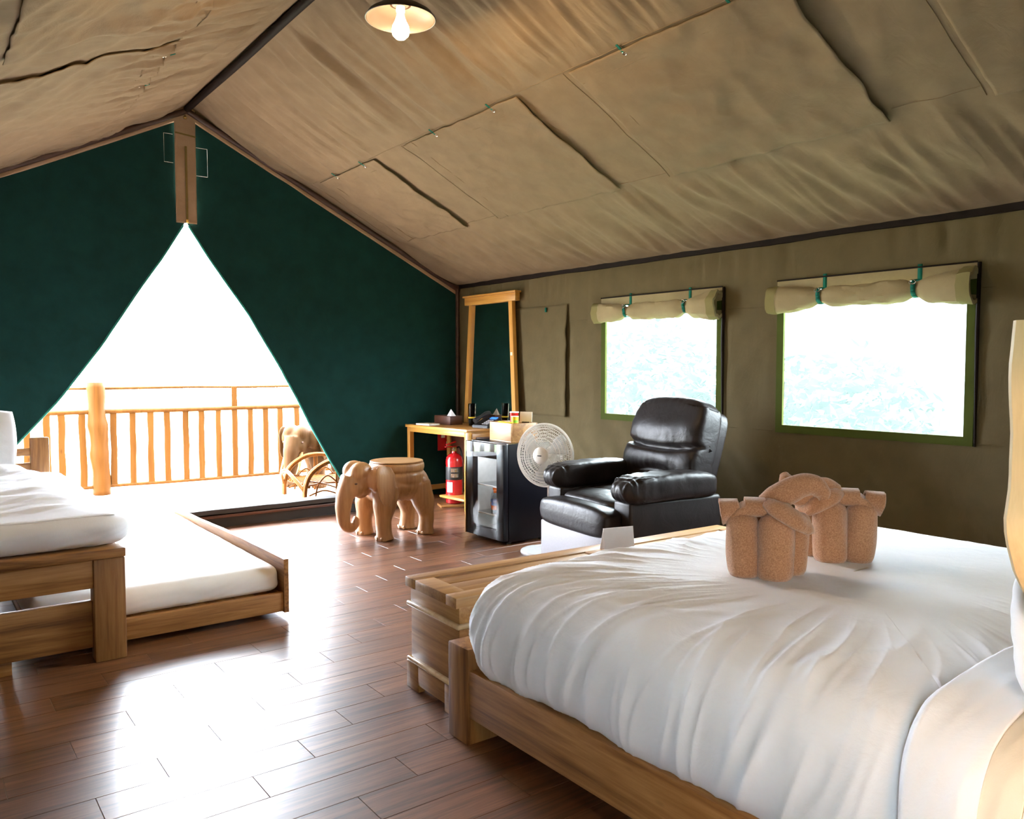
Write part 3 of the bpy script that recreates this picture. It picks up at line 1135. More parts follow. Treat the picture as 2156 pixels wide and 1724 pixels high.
def quilt_wrinkle(s, q, z):
    """s: run along the edge, q: distance in from the tucked hem"""
    side = sstep(.0, .12, q) * sstep(.95, .45, q)
    drape = ridge(s * 4.2 + q * 2.6, q * 1.1 + s * .4, 21)
    fine = ridge(s * 11 + q * 4.5, q * 2.6, 22)
    crumple = pn(s * 7, q * 7, 23)
    pull = ridge(s * 2.1 + q * 5.0, q * .8 - s * .3, 24) * sstep(.3, .6, q) * sstep(1.15, .7, q)
    sharp = np.clip(ridge(s * 5.5 + q * 1.8, q * 1.0, 121), 0, 1) ** 4 * .010 + np.clip(ridge(s * 11 + q * 3.4, q * 2.0 + s * .5, 122), 0, 1) ** 4 * .006
    long_ = np.clip(ridge(s * 2.6 + q * 4.4, q * .9 - s * .4, 123), 0, 1) ** 5 * .006 * sstep(.25, .5, q) * sstep(1.0, .6, q)
    d = side * (.006 * np.clip(drape, -.4, 1) + .003 * crumple + sharp) + .003 * np.clip(pull, 0, 1) + long_
    return d


ins, zz, tt = prof_dense(96)
bp, bn = rrect(QX0, QX1, QY0, QY1, .07, 190)
ds = np.concatenate([[0], np.cumsum(np.hypot(*np.diff(bp, axis=0).T))])
cx_, cy_ = (QX0 + QX1) / 2, (QY0 + QY1) / 2
rowsP = []
hem_w = .020 * pn(ds * 3.1, ds * 0, 25) + .012 * pn(ds * 8, ds * 0 + .5, 26)
for i_, z_, t_ in zip(ins, zz, tt):
    hx, hy = (QX1 - QX0) / 2, (QY1 - QY0) / 2
    fx, fy = max(.004, (hx - i_) / hx), max(.004, (hy - i_ * (hy - .003) / .935) / hy)
    x = cx_ + (bp[:, 0] - cx_) * fx
    y = cy_ + (bp[:, 1] - cy_) * fy
    d = quilt_wrinkle(ds, t_, z_) * np.where((bn[:, 0] < .3) & (bp[:, 0] < 2.9), 1.0, .12)
    side = float(sstep(.42, .62, z_))
    nx, ny, nz = bn[:, 0] * (1 - side), bn[:, 1] * (1 - side), side
    bulge = (.010 if 1 else 0) * (bn[:, 0] < .5) * pn(ds * 1.3, ds * 0 + t_ * 1.5, 28)
    zoff = hem_w * float(sstep(.36, .24, z_))
    rowsP.append(np.stack([x + nx * (d + bulge * (1 - side)) - 2.48, y + ny * (d + bulge * (1 - side)) - 1.4, z_ + nz * d + zoff + 0 * x], -1))
P = np.array(rowsP)
P = np.concatenate([P, P[:, :1]], 1)
qo = mesh_obj('quilt', grid_mesh('quilt', P), 'white', bed, smooth=180)
mt_ = B()
box(mt_, QX0 + .06 - 2.48, QX1 - .06 - 2.48, QY0 + .06 - 1.4, QY1 - .06 - 1.4, .236, .60, .05, seg=3)
part('mattress', mt_, 'cream', bed)


def band(name, y0, y1, off, mat, seed, ends=(0.0, 0.0), hem_z=.225):
    """a cloth lying over the bed across its width, hanging down its near side"""
    i0, z0, t0 = prof_dense(80)
    left = [(QX0 + a, b) for a, b in zip(i0, z0)]
    right = [(QX1 - a, b) for a, b in zip(i0, z0)][::-1]
    path = np.array(left + right[1:])
    nb = 40
    V = np.linspace(0, 1, nb)
    tx = np.gradient(path[:, 0]); tz = np.gradient(path[:, 1])
    l = np.hypot(tx, tz) + 1e-9
    nxp, nzp = -tz / l, tx / l
    run = np.concatenate([[0], np.cumsum(np.hypot(np.diff(path[:, 0]), np.diff(path[:, 1])))])
    out = []
    for v in V:
        y = y0 + (y1 - y0) * v
        yy = y + .05 * (v) * pn(run * .9, run * 0, seed) - .03 * sstep(.5, .0, run) * v
        w = .010 * ridge(yy * 5 + run * 1.6, run * 1.5 + yy, seed + 1) * sstep(.95, .3, run) + .004 * ridge(yy * 15 + run * 3, run * 2, seed + 2)
        lip = off * (1 - .55 * float(sstep(.90, 1.0, v)))
        d = lip + np.clip(w, -.003, 1)
        out.append(np.stack([path[:, 0] + nxp * d - 2.48, yy - 1.4, path[:, 1] + nzp * d], -1))
    return sheet(name, np.array(out), mat, bed, thick=.006, offset=0)


band('folded_quilt_band', 0.622, 0.775, .024, 'white', 61)
band('fitted_sheet', 0.556, 0.70, .010, 'cream', 65)

# headboard with a wavy live edge
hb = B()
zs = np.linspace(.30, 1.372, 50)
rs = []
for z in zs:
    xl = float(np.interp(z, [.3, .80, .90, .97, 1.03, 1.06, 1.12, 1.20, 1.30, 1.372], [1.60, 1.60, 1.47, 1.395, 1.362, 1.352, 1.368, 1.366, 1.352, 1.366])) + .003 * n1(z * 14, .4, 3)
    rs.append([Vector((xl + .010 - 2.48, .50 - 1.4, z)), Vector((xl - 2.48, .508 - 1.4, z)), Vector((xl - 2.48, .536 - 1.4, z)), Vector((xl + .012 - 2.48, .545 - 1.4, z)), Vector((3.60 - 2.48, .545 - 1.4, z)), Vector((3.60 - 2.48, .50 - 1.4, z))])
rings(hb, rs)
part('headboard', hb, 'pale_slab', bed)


def pillow_bm(sx, sy, sz, seed):
    bm = B()
    n = 40
    for sgn in (1, -1):
        g = {}
        for i in range(n + 1):
            for j in range(n + 1):
                u, v = i / n * 2 - 1, j / n * 2 - 1
                e = max(0, (1 - u ** 4) * (1 - v ** 4)) ** .45
                px = u * sx / 2 * (1 - .07 * v * v)
                py = v * sy / 2 * (1 - .09 * u * u)
                h = sz / 2 * e + .006 * n1(u * 4, v * 4, seed) * e
                g[i, j] = bm.verts.new((px, py, sgn * h))
        for i in range(n):
            for j in range(n):
                f = (g[i, j], g[i + 1, j], g[i + 1, j + 1], g[i, j + 1])
                bm.faces.new(f if sgn > 0 else f[::-1])
    bmesh.ops.remove_doubles(bm, verts=bm.verts[:], dist=1e-5)
    return bm


pw = part('pillow', pillow_bm(.66, .27, .11, 5), 'white', None, smooth=180)
pw.location = (1.965, .612, .792)
pw.rotation_euler = (R_(84), 0, 0)
tag(pw, 'white pillow standing against the headboard of the large bed', 'pillow')

# ---------------- two towels folded into animals on the bed


def towel_animal(name, label, loc, rz, sx=1.0, mirror=1):
    t = thing(name, label, 'towel', loc, rz, scale=1.13)
    # four upright rolls
    for (x, y, r, h, s) in ((-.060, -.036, .045, .176, 1), (.026, -.056, .049, .178, 2), (.080, .014, .041, .172, 3), (-.026, .050, .046, .174, 4)):
        q = B()
        rs = []
        for i in range(17):
            f = i / 16
            z = h * f
            rr = r * (1.0 + .10 * math.sin(PI * (1 - f)) * (1 - f) - .04 * f) * (1 - .45 * max(0, (f - .88) / .12) ** 2) * (1 - .10 * max(0, (.10 - f) / .10) ** 2)
            ring = []
            for k in range(24):
                a = 2 * PI * k / 24
                w = 1 + .05 * n1(math.cos(a) * 1.5 + s * 9, math.sin(a) * 1.5 + z * 10, 5)
                ring.append(Vector((mirror * (x + rr * w * math.cos(a) + .012 * (f - .5) * (x / .07)), y + rr * w * math.sin(a), z)))
            rs.append(ring)
        rings(q, rs)
        part('roll', q, 'terry', t, smooth=180)
    # thick folded band lying across the top of the rolls, ends drooping as ears
    n, mlen = 26, 48
    rs = []
    for i in range(mlen + 1):
        f = i / mlen * 2 - 1
        x = f * .094
        droop = -.030 * max(0, abs(f) - .55) ** 1.3 / .35 + .006 * n1(f * 3, .5, 8)
        hw = .050 * (1 - .10 * f * f)
        hh = .020 * (1 - .15 * f * f) + .003 * n1(f * 4, 1, 7)
        ring = []
        for k in range(n):
            a = 2 * PI * k / n
            ca, sa = math.cos(a), math.sin(a)
            e = (abs(ca) ** 3 + abs(sa) ** 3) ** (-1 / 3)
            ring.append(Vector((mirror * x, -.010 + hw * ca * e + .01 * f, .187 + droop + hh * sa * e + .004 * n1(f * 6 + ca, sa * 3, 9))))
        rs.append(ring)
    def inner(ring, f_, dx):
        c = sum(ring, Vector()) / n
        return [Vector((p.x + dx * mirror, c.y + (p.y - c.y) * f_, c.z + (p.z - c.z) * f_)) for p in ring]
    a0, a1 = rs[0], rs[-1]
    rs = [inner(a0, .35, .05), inner(a0, .72, 0)] + rs + [inner(a1, .72, 0), inner(a1, .35, -.05)]
    q = B()
    rings(q, rs)
    part('back_fold', q, 'terry', t, smooth=70)
    q = B()
    rs = []
    for i in range(13):
        f = i / 12 * 2 - 1
        x = -.028 + f * .028
        ring = []
        for k in range(n):
            a = 2 * PI * k / n
            ca, sa = math.cos(a), math.sin(a)
            e = (abs(ca) ** 3 + abs(sa) ** 3) ** (-1 / 3)
            ring.append(Vector((mirror * x, -.010 + .054 * ca * e, .189 + .025 * sa * e)))
        rs.append(ring)
    rings(q, rs)
    part('fold_cuff', q, 'terry', t, smooth=70)
    # knot of the head with a drooping flap, then the trunk rising and curling
    q = B()
    ctube(q, [(mirror * .010, -.050, .205), (mirror * .035, -.080, .192), (mirror * .070, -.085, .172), (mirror * .100, -.066, .152), (mirror * .118, -.05, .140)], [.026, .036, .036, .030, .016], 18, 7, flat=.62)
    part('ear_flap', q, 'terry', t, smooth=180)
    q = B()
    if mirror > 0:
        ctube(q, [(.0, .030, .190), (.035, .035, .210), (.070, .042, .230), (.105, .050, .246), (.138, .056, .246), (.160, .060, .226), (.166, .058, .206)], [.028, .037, .037, .034, .030, .024, .014], 20, 8)
    else:
        ctube(q, [(-.01, -.015, .198), (-.045, -.028, .212), (-.080, -.050, .206), (-.108, -.066, .190), (-.132, -.060, .200), (-.150, -.040, .228), (-.160, -.020, .250)], [.030, .036, .034, .030, .028, .025, .014], 20, 8)
    part('trunk', q, 'terry', t, smooth=180)
    # loose end of the towel turned open like a cuff
    q = B()
    rs = []
    for f in np.linspace(0, 1, 9):
        ring = []
        for k in range(24):
            a = 2 * PI * k / 24
            ca, sa = math.cos(a), math.sin(a)
            rr = .026 + .012 * f
            ring.append(Vector((mirror * (-.070 - .052 * f - .006 * sa), -.012 + rr * 1.35 * ca - .012 * f, .186 - .010 * f + rr * .85 * sa * (1 + .15 * math.sin(3 * a)))))
        rs.append(ring)
    rings(q, rs, False, False)
    lo_ = part('open_cuff', q, 'terry', t, smooth=180)
    md = lo_.modifiers.new('thickness', 'SOLIDIFY'); md.thickness = .007; md.offset = 0
    return t


towel_animal('towel_elephant', 'brown towel elephant on the bed, the nearer one with its trunk arched over', (2.195, 1.580, .641), R_(-50), mirror=1)
towel_animal('towel_elephant', 'brown towel elephant on the bed, the farther one under the large window', (2.585, 1.560, .641), R_(-55), mirror=-1)

# ---------------- storage bench at the foot of the bed
bench = thing('storage_bench', 'long pale teak chest with moulded edges standing at the foot of the large bed', 'bench', (1.622, 2.857, 0), R_(-2))
BW, BD_ = 1.84, .385


def npart(name, boxes, mat, bev=.003, parent=None):
    q = B()
    for b_ in boxes:
        box(q, *b_, bev)
    return part(name, q, mat, parent or bench)


npart('lid_frame', [(-.016, BW + .016, -.075, .010, .415, .455), (-.016, BW + .016, -BD_ - .006, -BD_ + .07, .415, .455), (-.016, .07, -BD_ + .07, -.075, .4155, .4552), (BW - .07, BW + .016, -BD_ + .07, -.075, .4155, .4552), (.86, .95, -BD_ + .07, -.075, .4155, .4552)], 'oak_x')
npart('lid_panel', [(.073, .857, -BD_ + .073, -.18, .42, .449)], 'oak_x')
npart('lid_panel', [(.073, .857, -.178, -.078, .42, .449)], 'oak_x')
npart('lid_panel', [(.953, BW - .073, -BD_ + .073, -.18, .42, .449)], 'oak_x')
npart('lid_panel', [(.953, BW - .073, -.178, -.078, .42, .449)], 'oak_x')
npart('body', [(.004, BW - .004, -BD_ + .004, -.004, .05, .335)], 'oak_y', .003)
npart('upper_rail', [(.002, BW - .002, -BD_ + .002, -.002, .352, .415)], 'oak_y', .003)
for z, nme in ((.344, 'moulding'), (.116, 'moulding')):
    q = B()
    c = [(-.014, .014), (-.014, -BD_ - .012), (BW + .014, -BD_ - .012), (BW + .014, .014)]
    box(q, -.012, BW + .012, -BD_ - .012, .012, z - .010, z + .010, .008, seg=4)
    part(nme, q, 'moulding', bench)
q = B()
pts_o = [(-.012, -BD_ - .01), (-.012, .01)]
box(q, -.012, .02, -BD_ - .01, -BD_ + .09, .0, .108, .004); box(q, -.012, .02, -.09, .01, .0, .108, .004); box(q, -.0115, .02, -BD_ + .085, -.085, .03, .1075, .003)
box(q, BW - .02, BW + .012, -BD_ - .01, .01, .0, .108, .004)
box(q, .018, BW - .018, -.02, .009, .03, .108, .003); box(q, .018, BW - .018, -BD_ - .009, -BD_ + .02, .03, .108, .003)
part('plinth', q, 'oak_y', bench)

card = thing('tent_card', 'white folded card standing on the storage bench', 'card', (2.635, 2.70, .4575), R_(-14))
q = B()
for sgn in (1, -1):
    v = [q.verts.new(p) for p in ((-.080, sgn * -.022, 0), (.080, sgn * -.022, 0), (.084, 0, .10), (-.076, 0, .10))]
    q.faces.new(v)
co = part('folded_sheet', q, 'paper', card, smooth=0)
md = co.modifiers.new('thickness', 'SOLIDIFY'); md.thickness = .0015

# ---------------- day bed on the left with the pulled-out trundle
db = thing('single_bed', 'single teak bed against the left side with a white sheet and a slatted headboard', 'bed', (.1, 4.9, 0))


def dpart(name, boxes, mat, bev=.004, parent=None):
    q = B()
    for (x0, x1, y0, y1, z0, z1) in boxes:
        box(q, x0 - .1, x1 - .1, y0 - 4.9, y1 - 4.9, z0, z1, bev)
    return part(name, q, mat, parent or db)


SX0, SX1, SY0, SY1 = -.60, .768, 3.90, 6.06
for x in (SX0, SX1 - .128):
    dpart('leg', [(x, x + .128, SY0 + .004, SY0 + .10, 0, .458)], 'teak_z', .006)
dpart('foot_cap', [(SX0 - .004, SX1 + .002, SY0 - .006, SY0 + .11, .459, .500)], 'teak_x', .006)
dpart('foot_rail', [(SX0 + .128, SX1 - .128, SY0 + .01, SY0 + .08, .332, .457)], 'teak_x', .005)
dpart('lower_panel', [(SX0 + .128, SX1 - .128, SY0 + .05, SY0 + .085, .058, .268), (.28, .33, SY0 + .055, SY0 + .095, 0, .06)], 'teak_x', .004)
for x in (SX0, SX1 - .05):
    dpart('side_rail', [(x + .005, x + .045, SY0 + .10, SY1 - .05, .36, .49)], 'teak_y', .005)
for x in (SX0, SX1 - .128):
    dpart('headboard_post', [(x, x + .105, SY1 - .06, SY1, 0, .846)], 'teak_z', .006)
for z in (.545, .638, .732):
    dpart('headboard_slat', [(SX0 + .105, SX1 - .128, SY1 - .045, SY1 - .02, z, z + .048)], 'teak_x', .004)
dpart('slat_base', [(SX0 + .05, SX1 - .05, SY0 + .10, SY1 - .06, .42, .45)], 'teak_x')


mattress('mattress', db, 'white', -.60, .800, 3.935, 5.96, .498, .640, .10, .085, .007, 141, (.1, 4.9, 0))
# loose top sheet spread over the mattress, with a thick rolled edge below the pillow
Y, X = np.meshgrid(np.linspace(3.99, 5.62, 210), np.linspace(-.52, .745, 150), indexing='ij')
edge = np.minimum(np.minimum(Y - 3.935, .800 - X), .45)
kk = np.clip((edge - .05) / .4, 0, 1)
base = .640 + .012 * (1 - (1 - kk) ** 2) - .030 * (1 - np.clip(edge / .085, 0, 1)) ** 2
xr = (X + .52) / 1.265
lay = sstep(4.0, 4.42, Y) * sstep(.745, .50, X)
wr = .022 * np.clip(ridge(Y * 5.5 - X * 3.2, X * 1.3 + Y * .4, 81), -.1, 1) + .011 * np.clip(ridge(Y * 12 - X * 7, X * 2.2, 82), -.1, 1) + .006 * pn(Y * 8, X * 7, 83)
Z = base - .004 + lay * (.012 + wr)
Z += .045 * sstep(5.32, 5.50, Y) * sstep(5.63, 5.56, Y) * sstep(.75, .45, X)
sh = np.stack([X - .1, Y - 4.9, Z], -1)
sheet('top_sheet', sh, 'white', db, thick=.004, offset=-1)
seamq = B()
for x in (-.02, .03, .055):
    tube(seamq, [(x - .1, 3.928 - 4.9, z) for z in np.linspace(.515, .625, 8)], .0018, 5)
part('mattress_seam', seamq, 'white', db)

pw2 = part('pillow', pillow_bm(.62, .42, .15, 9), 'white', None, smooth=180)
pw2.location = (.245, 5.86, .845)
pw2.rotation_euler = (R_(80), R_(2), R_(3))
tag(pw2, 'white pillow propped against the slatted headboard of the single bed', 'pillow')

tr = thing('trundle_bed', 'low teak trundle bed pulled out from under the single bed', 'bed', (1.0, 5.1, 0))


def tpart(name, boxes, mat, bev=.004, rot=None, loc=None):
    q = B()
    for (x0, x1, y0, y1, z0, z1) in boxes:
        box(q, x0 - 1.0, x1 - 1.0, y0 - 5.1, y1 - 5.1, z0, z1, bev)
    return part(name, q, mat, tr)


tpart('front_board', [(.40, 1.553, 4.058, 4.088, .028, .128)], 'teak_x')
tpart('back_board', [(.40, 1.553, 6.28, 6.31, .028, .128)], 'teak_x')
tpart('base_board', [(.41, 1.55, 4.09, 6.275, .10, .122)], 'teak_y')
q = B()
rs = []
for y in np.linspace(4.05, 6.32, 24):
    top = .304 - .030 * float(sstep(4.3, 6.32, y)) + .003 * n1(y * 4, .3, 6)
    rs.append([Vector((1.553 - 1, y - 5.1, .022)), Vector((1.579 - 1, y - 5.1, .022)), Vector((1.579 - 1, y - 5.1, top)), Vector((1.553 - 1, y - 5.1, top))])
rings(q, rs)
part('side_board', q, 'teak_y', tr, smooth=0)
for y in (4.3, 6.1):
    for x in (.55, 1.45):
        q = B()
        lathe(q, [(.022, -.012), (.028, -.010), (.028, .010), (.022, .012)], (0, 0, 0), 14, Matrix.Translation((x - 1, y - 5.1, .028)) @ Matrix.Rotation(PI / 2, 4, 'Y'))
        part('castor', q, 'black_matte', tr)


mattress('mattress', tr, 'mattress', .415, 1.548, 4.092, 6.27, .124, .258, .05, .040, .003, 151, (1.0, 5.1, 0), crown=.008)

# ---------------- carved elephants


def elephant(name, label, cat, loc, rz, sc_=1.0, stool=True, tusks=False, vox=.0075):
    """faces -x; one fused carved body with seat disc, eyes, toenails (and tusks) as parts"""
    t = thing(name, label, cat, loc, rz, scale=sc_)
    bm = B()
    ellipsoid(bm, (.02, 0, .385), (.245, .200, .135), n=28)
    ellipsoid(bm, (-.12, 0, .385), (.125, .185, .135), n=22)
    ellipsoid(bm, (.155, 0, .375), (.115, .182, .140), n=22)
    for (x, y) in ((-.165, -.135), (-.165, .135), (.185, -.125), (.185, .125)):
        bx = .02 if x > 0 else -.012
        ctube(bm, [(x * .80, y * .75, .37), (x * .97, y * .97, .26), (x + bx, y * 1.03, .14), (x + bx * .7, y * 1.05, .065), (x + bx * .4, y * 1.06, .0)], [.105, .088, .060, .058, .069], 16, 5)
    # head with two brow domes, cheeks, jaw
    H = Vector((-.290, 0, .440))
    ellipsoid(bm, H, (.110, .118, .122), n=22)
    for s in (1, -1):
        ellipsoid(bm, H + Vector((-.020, s * .053, .062)), (.088, .066, .076), n=18)
        ellipsoid(bm, H + Vector((-.050, s * .060, -.050)), (.062, .046, .068), n=16)
        ellipsoid(bm, (-.240, s * .125, .45), (.05, .065, .090), n=14)
    ellipsoid(bm, (-.285, 0, .345), (.06, .05, .045), n=14)
    ctube(bm, [(-.355, 0, .450), (-.402, 0, .36), (-.425, 0, .27), (-.428, 0, .18), (-.412, 0, .118), (-.370, 0, .092), (-.332, 0, .112), (-.328, 0, .146), (-.346, 0, .158)], [.086, .072, .060, .051, .043, .036, .030, .026, .020], 16, 6)
    ctube(bm, [(.24, 0, .42), (.268, 0, .36), (.272, 0, .28), (.265, 0, .22)], [.022, .016, .013, .018], 10, 5)
    if stool:
        lathe(bm, [(.19, .36), (.205, .42), (.206, .462), (.192, .474), (.192, .482), (.205, .492), (.209, .51), (.208, .535), (.199, .550)], (.025, 0, 0), 48)
    else:
        ellipsoid(bm, (.02, 0, .44), (.20, .15, .11), n=24)
        ellipsoid(bm, (-.12, 0, .46), (.09, .11, .09), n=18)
    o = part('body', bm, 'carved' if stool else 'statue', t, smooth=180)
    remesh(o, vox, 5, .5)
    if stool:
        q = B()
        lathe(q, [(.0, .5505), (.196, .5505), (.201, .555), (.197, .560), (.0, .563)], (.025, 0, 0), 48)
        part('seat_top', q, 'carved_top', t)
    for s in (1, -1):
        q = B()
        rs = []
        for (z, x0, x1, th) in ((.118, -.030, .035, .007), (.100, -.048, .072, .014), (.05, -.055, .098, .017), (-.03, -.050, .102, .017), (-.10, -.036, .090, .015), (-.15, -.012, .055, .011), (-.168, .01, .035, .005)):
            ring = []
            for k in range(20):
                a = 2 * PI * k / 20
                ca, sa = math.cos(a), math.sin(a)
                ring.append(Vector(((x0 + x1) / 2 + (x1 - x0) / 2 * ca, s * (.022 * max(0, ca) ** 2 + .004 * math.sin(z * 40)) + th * sa, z)))
            rs.append(ring)
        rings(q, rs)
        q.transform(Matrix.Translation((-.215, s * .196, .430)) @ Matrix.Rotation(s * R_(-8), 4, 'Z') @ Matrix.Rotation(s * R_(5), 4, 'X'))
        part('ear', q, 'carved' if stool else 'statue', t, smooth=60)
    for s in (1, -1):
        q = B()
        ellipsoid(q, (-.372, s * .092, .425), (.012, .009, .007), n=10)
        part('eye', q, 'brownbox', t)
    for (x, y) in ((-.165, -.135), (-.165, .135), (.185, -.125), (.185, .125)):
        for a in (-.7, 0, .7):
            q = B()
            bx = .008 if x > 0 else -.005
            c = (x + bx - .064 * math.cos(a), y * 1.06 + .064 * math.sin(a), .015)
            ellipsoid(q, c, (.010, .014, .015), Matrix.Rotation(-a, 3, 'Z'), 8)
            part('toenail', q, 'carved_top' if stool else 'statue', t)
    if tusks:
        for s in (1, -1):
            q = B()
            ctube(q, [(-.335, s * .062, .37), (-.385, s * .075, .28), (-.425, s * .082, .20), (-.465, s * .078, .15)], [.019, .017, .012, .004], 10, 5)
            part('tusk', q, 'oak_y', t)
    return t


elephant('elephant_stool', 'carved wooden elephant stool with a round seat, standing on the floor before the green wall', 'stool', (3.035, 5.585, 0), R_(3), 1.03)
elephant('elephant_statue', 'carved wooden elephant with tusks standing out on the sunlit deck', 'statue', (3.52, 8.25, .04), R_(38), 1.16, stool=False, tusks=True, vox=.009)

# ---------------- dressing table with its mirror
TX, TY = 4.02, 6.03
desk = thing('dressing_table', 'honey-coloured wooden dressing table in the corner under the mirror', 'table', (TX, TY, 0), R_(4))
DL, DW = .97, .53


def kpart(name, boxes, mat, bev=.003, parent=None):
    q = B()
    for b_ in boxes:
        box(q, *b_, bev)
    return part(name, q, mat, parent or desk)


kpart('table_top', [(-.012, DW, -.012, DL, .718, .742)], 'honey_x')
kpart('edge_strip', [(-.020, -.0125, -.014, DL + .002, .716, .743)], 'honey_y', .002)
kpart('front_rail', [(.002, .022, .045, DL - .05, .672, .717)], 'honey_y')
for y in (0, DL - .05):
    kpart('leg', [(0, .048, y, y + .048, 0, .717)], 'honey_z')
    kpart('leg', [(DW - .05, DW - .002, y, y + .048, 0, .717)], 'honey_z')
dr = kpart('drawer', [(.06, DW - .06, .006, .03, .60, .70)], 'honey_x')
kpart('drawer_slot_shade', [(.10, DW - .10, -.003, .006, .633, .667)], 'brownbox', .002, dr)  # dark plate on the drawer stands in for shade in its slot
kpart('side_rail', [(.048, DW - .05, .008, .03, .70, .717)], 'honey_x')
kpart('stretcher', [(.05, DW - .05, DL - .04, DL - .018, .07, .12)], 'honey_x')
kpart('footrest_shelf', [(.0, .30, .052, .43, .085, .105)], 'honey_y')
kpart('back_panel', [(DW - .03, DW - .012, .05, DL - .05, .25, .717)], 'brownbox')

mir = thing('mirror', 'tall tapered mirror in a honey-coloured wooden frame above the dressing table', 'mirror', (4.535, 6.42, .744))
q = B()
MZ = 1.245
lean = .02
q2 = B()


def mpt(x, y, z): return (x + lean * z / MZ, y, z)


def slab(bm, ya0, ya1, yb0, yb1, z0, z1, x0, x1):
    """a frame member from (ya0..ya1) at z0 to (yb0..yb1) at z1"""
    v = []
    for (y0, y1, z) in ((ya0, ya1, z0), (yb0, yb1, z1)):
        for (x, y) in ((x0, y0), (x1, y0), (x1, y1), (x0, y1)):
            v.append(bm.verts.new(mpt(x, y, z)))
    for f in ((0, 1, 2, 3), (4, 5, 6, 7), (0, 1, 5, 4), (1, 2, 6, 5), (2, 3, 7, 6), (3, 0, 4, 7)):
        bm.faces.new([v[i] for i in f])


b1 = B(); slab(b1, -.455, -.40, -.365, -.31, 0, MZ - .07, -.02, .02); part('stile', b1, 'honey_z', mir, smooth=0)
b1 = B(); slab(b1, .36, .415, .295, .345, 0, MZ - .07, -.02, .02); part('stile', b1, 'honey_z', mir, smooth=0)
b1 = B(); box(b1, -.03 + lean, .025 + lean, -.43, .415, MZ - .075, MZ + .0, .004); part('top_rail', b1, 'honey_y', mir)
b1 = B(); box(b1, -.045 + lean, .03 + lean, -.445, .43, MZ, MZ + .018, .004); part('cap_rail', b1, 'honey_y', mir)
b1 = B(); slab(b1, -.41, .37, -.405, .365, 0, .055, -.015, .015); part('bottom_rail', b1, 'honey_y', mir, smooth=0)
b1 = B(); slab(b1, -.42, .38, -.325, .31, .03, MZ - .05, .002, .008); part('mirror_glass', b1, 'mirror', mir, smooth=0)
b1 = B(); box(b1, -.012, .012, -.385, -.355, .665, .695, .003); part('switch_block', b1, 'paper_warm', mir)


def on_desk(x, y, dz=0):
    v = Matrix.Rotation(R_(4), 3, 'Z') @ Vector((x, y, .743 + dz))
    return (TX + v.x, TY + v.y, v.z)


q = thing('notebook', 'thin pale notebook lying on the far front corner of the dressing table', 'notebook', on_desk(.075, .72), R_(8))
b1 = B(); box(b1, -.07, .07, -.10, .10, 0, .004, .001); part('cover', b1, 'paper_warm', q)
b1 = B(); box(b1, -.066, .067, -.097, .097, .004, .012, .001); part('pages', b1, 'paper', q)
b1 = B(); box(b1, -.07, .07, -.10, .10, .012, .015, .001); part('cover', b1, 'paper_warm', q)

q = thing('tissue_box', 'dark red wooden box with a white paper tip, below the mirror', 'box', on_desk(.29, .68), R_(4))
b1 = B()
box(b1, -.075, .075, -.13, .13, 0, .006); box(b1, -.075, -.065, -.13, .13, .006, .085, .002); box(b1, .065, .075, -.13, .13, .006, .085, .002)
box(b1, -.065, .065, -.13, -.12, .006, .085, .002); box(b1, -.065, .065, .12, .13, .006, .085, .002); box(b1, -.065, .065, -.12, .12, .076, .083)
part('case', b1, 'brownbox', q)
b1 = B()
v = [b1.verts.new(p) for p in ((-.02, -.075, .083), (.02, -.10, .083), (.03, -.02, .083), (-.015, .0, .083), (.0, -.045, .150))]
for f in ((0, 1, 4), (1, 2, 4), (2, 3, 4), (3, 0, 4), (0, 3, 2, 1)): b1.faces.new([v[i] for i in f])
part('tissue', b1, 'paper', q, smooth=0)

q = thing('water_glass', 'tall dark glass with a yellow band standing before the mirror', 'glass', on_desk(.35, .38))
b1 = B(); lathe(b1, [(.030, 0), (.032, .003), (.036, .21), (.034, .21), (.029, .008), (.0, .008)], (0, 0, 0), 24, cap0=True, cap1=False); part('tumbler', b1, 'dark_glass', q)
b1 = B(); lathe(b1, [(.0335, .070), (.0345, .072), (.0350, .082), (.034, .084)], (0, 0, 0), 24, cap0=False, cap1=False); part('band', b1, 'yellow', q)

q = thing('telephone', 'black desk telephone with a small blue display on the dressing table', 'telephone', on_desk(.31, .105), R_(-78))
b1 = B()
v = [b1.verts.new(p) for p in ((-.10, -.10, 0), (.10, -.10, 0), (.10, .10, 0), (-.10, .10, 0), (-.10, -.10, .022), (.10, -.10, .022), (.10, .095, .095), (-.10, .095, .095))]
for f in ((0, 1, 2, 3), (4, 5, 6, 7), (0, 1, 5, 4), (1, 2, 6, 5), (2, 3, 7, 6), (3, 0, 4, 7)): b1.faces.new([v[i] for i in f])
bmesh.ops.bevel(b1, geom=b1.edges[:], offset=.006, segments=2, affect='EDGES')
part('base', b1, 'black_matte', q)
slope_a = math.atan2(.073, .195)
Rx = Matrix.Rotation(slope_a, 4, 'X')
b1 = B(); box(b1, -.004, .075, .045, .082, -.002, .004, .002); b1.transform(Matrix.Translation((0, 0, .0605)) @ Rx); part('display', b1, 'lcd', q)
for i in range(3):
    for j in range(4):
        b1 = B(); box(b1, .002 + i * .025, .020 + i * .025, -.075 + j * .027, -.059 + j * .027, -.001, .005, .002)
        b1.transform(Matrix.Translation((0, 0, .0600)) @ Rx); part('key', b1, 'greyvinyl', q)
b1 = B()
ctube(b1, [(-.065, -.095, .062), (-.065, -.06, .078), (-.065, .0, .100), (-.065, .06, .122), (-.065, .10, .122)], [.024, .022, .016, .022, .025], 12, 5)
part('handset', b1, 'black_matte', q)

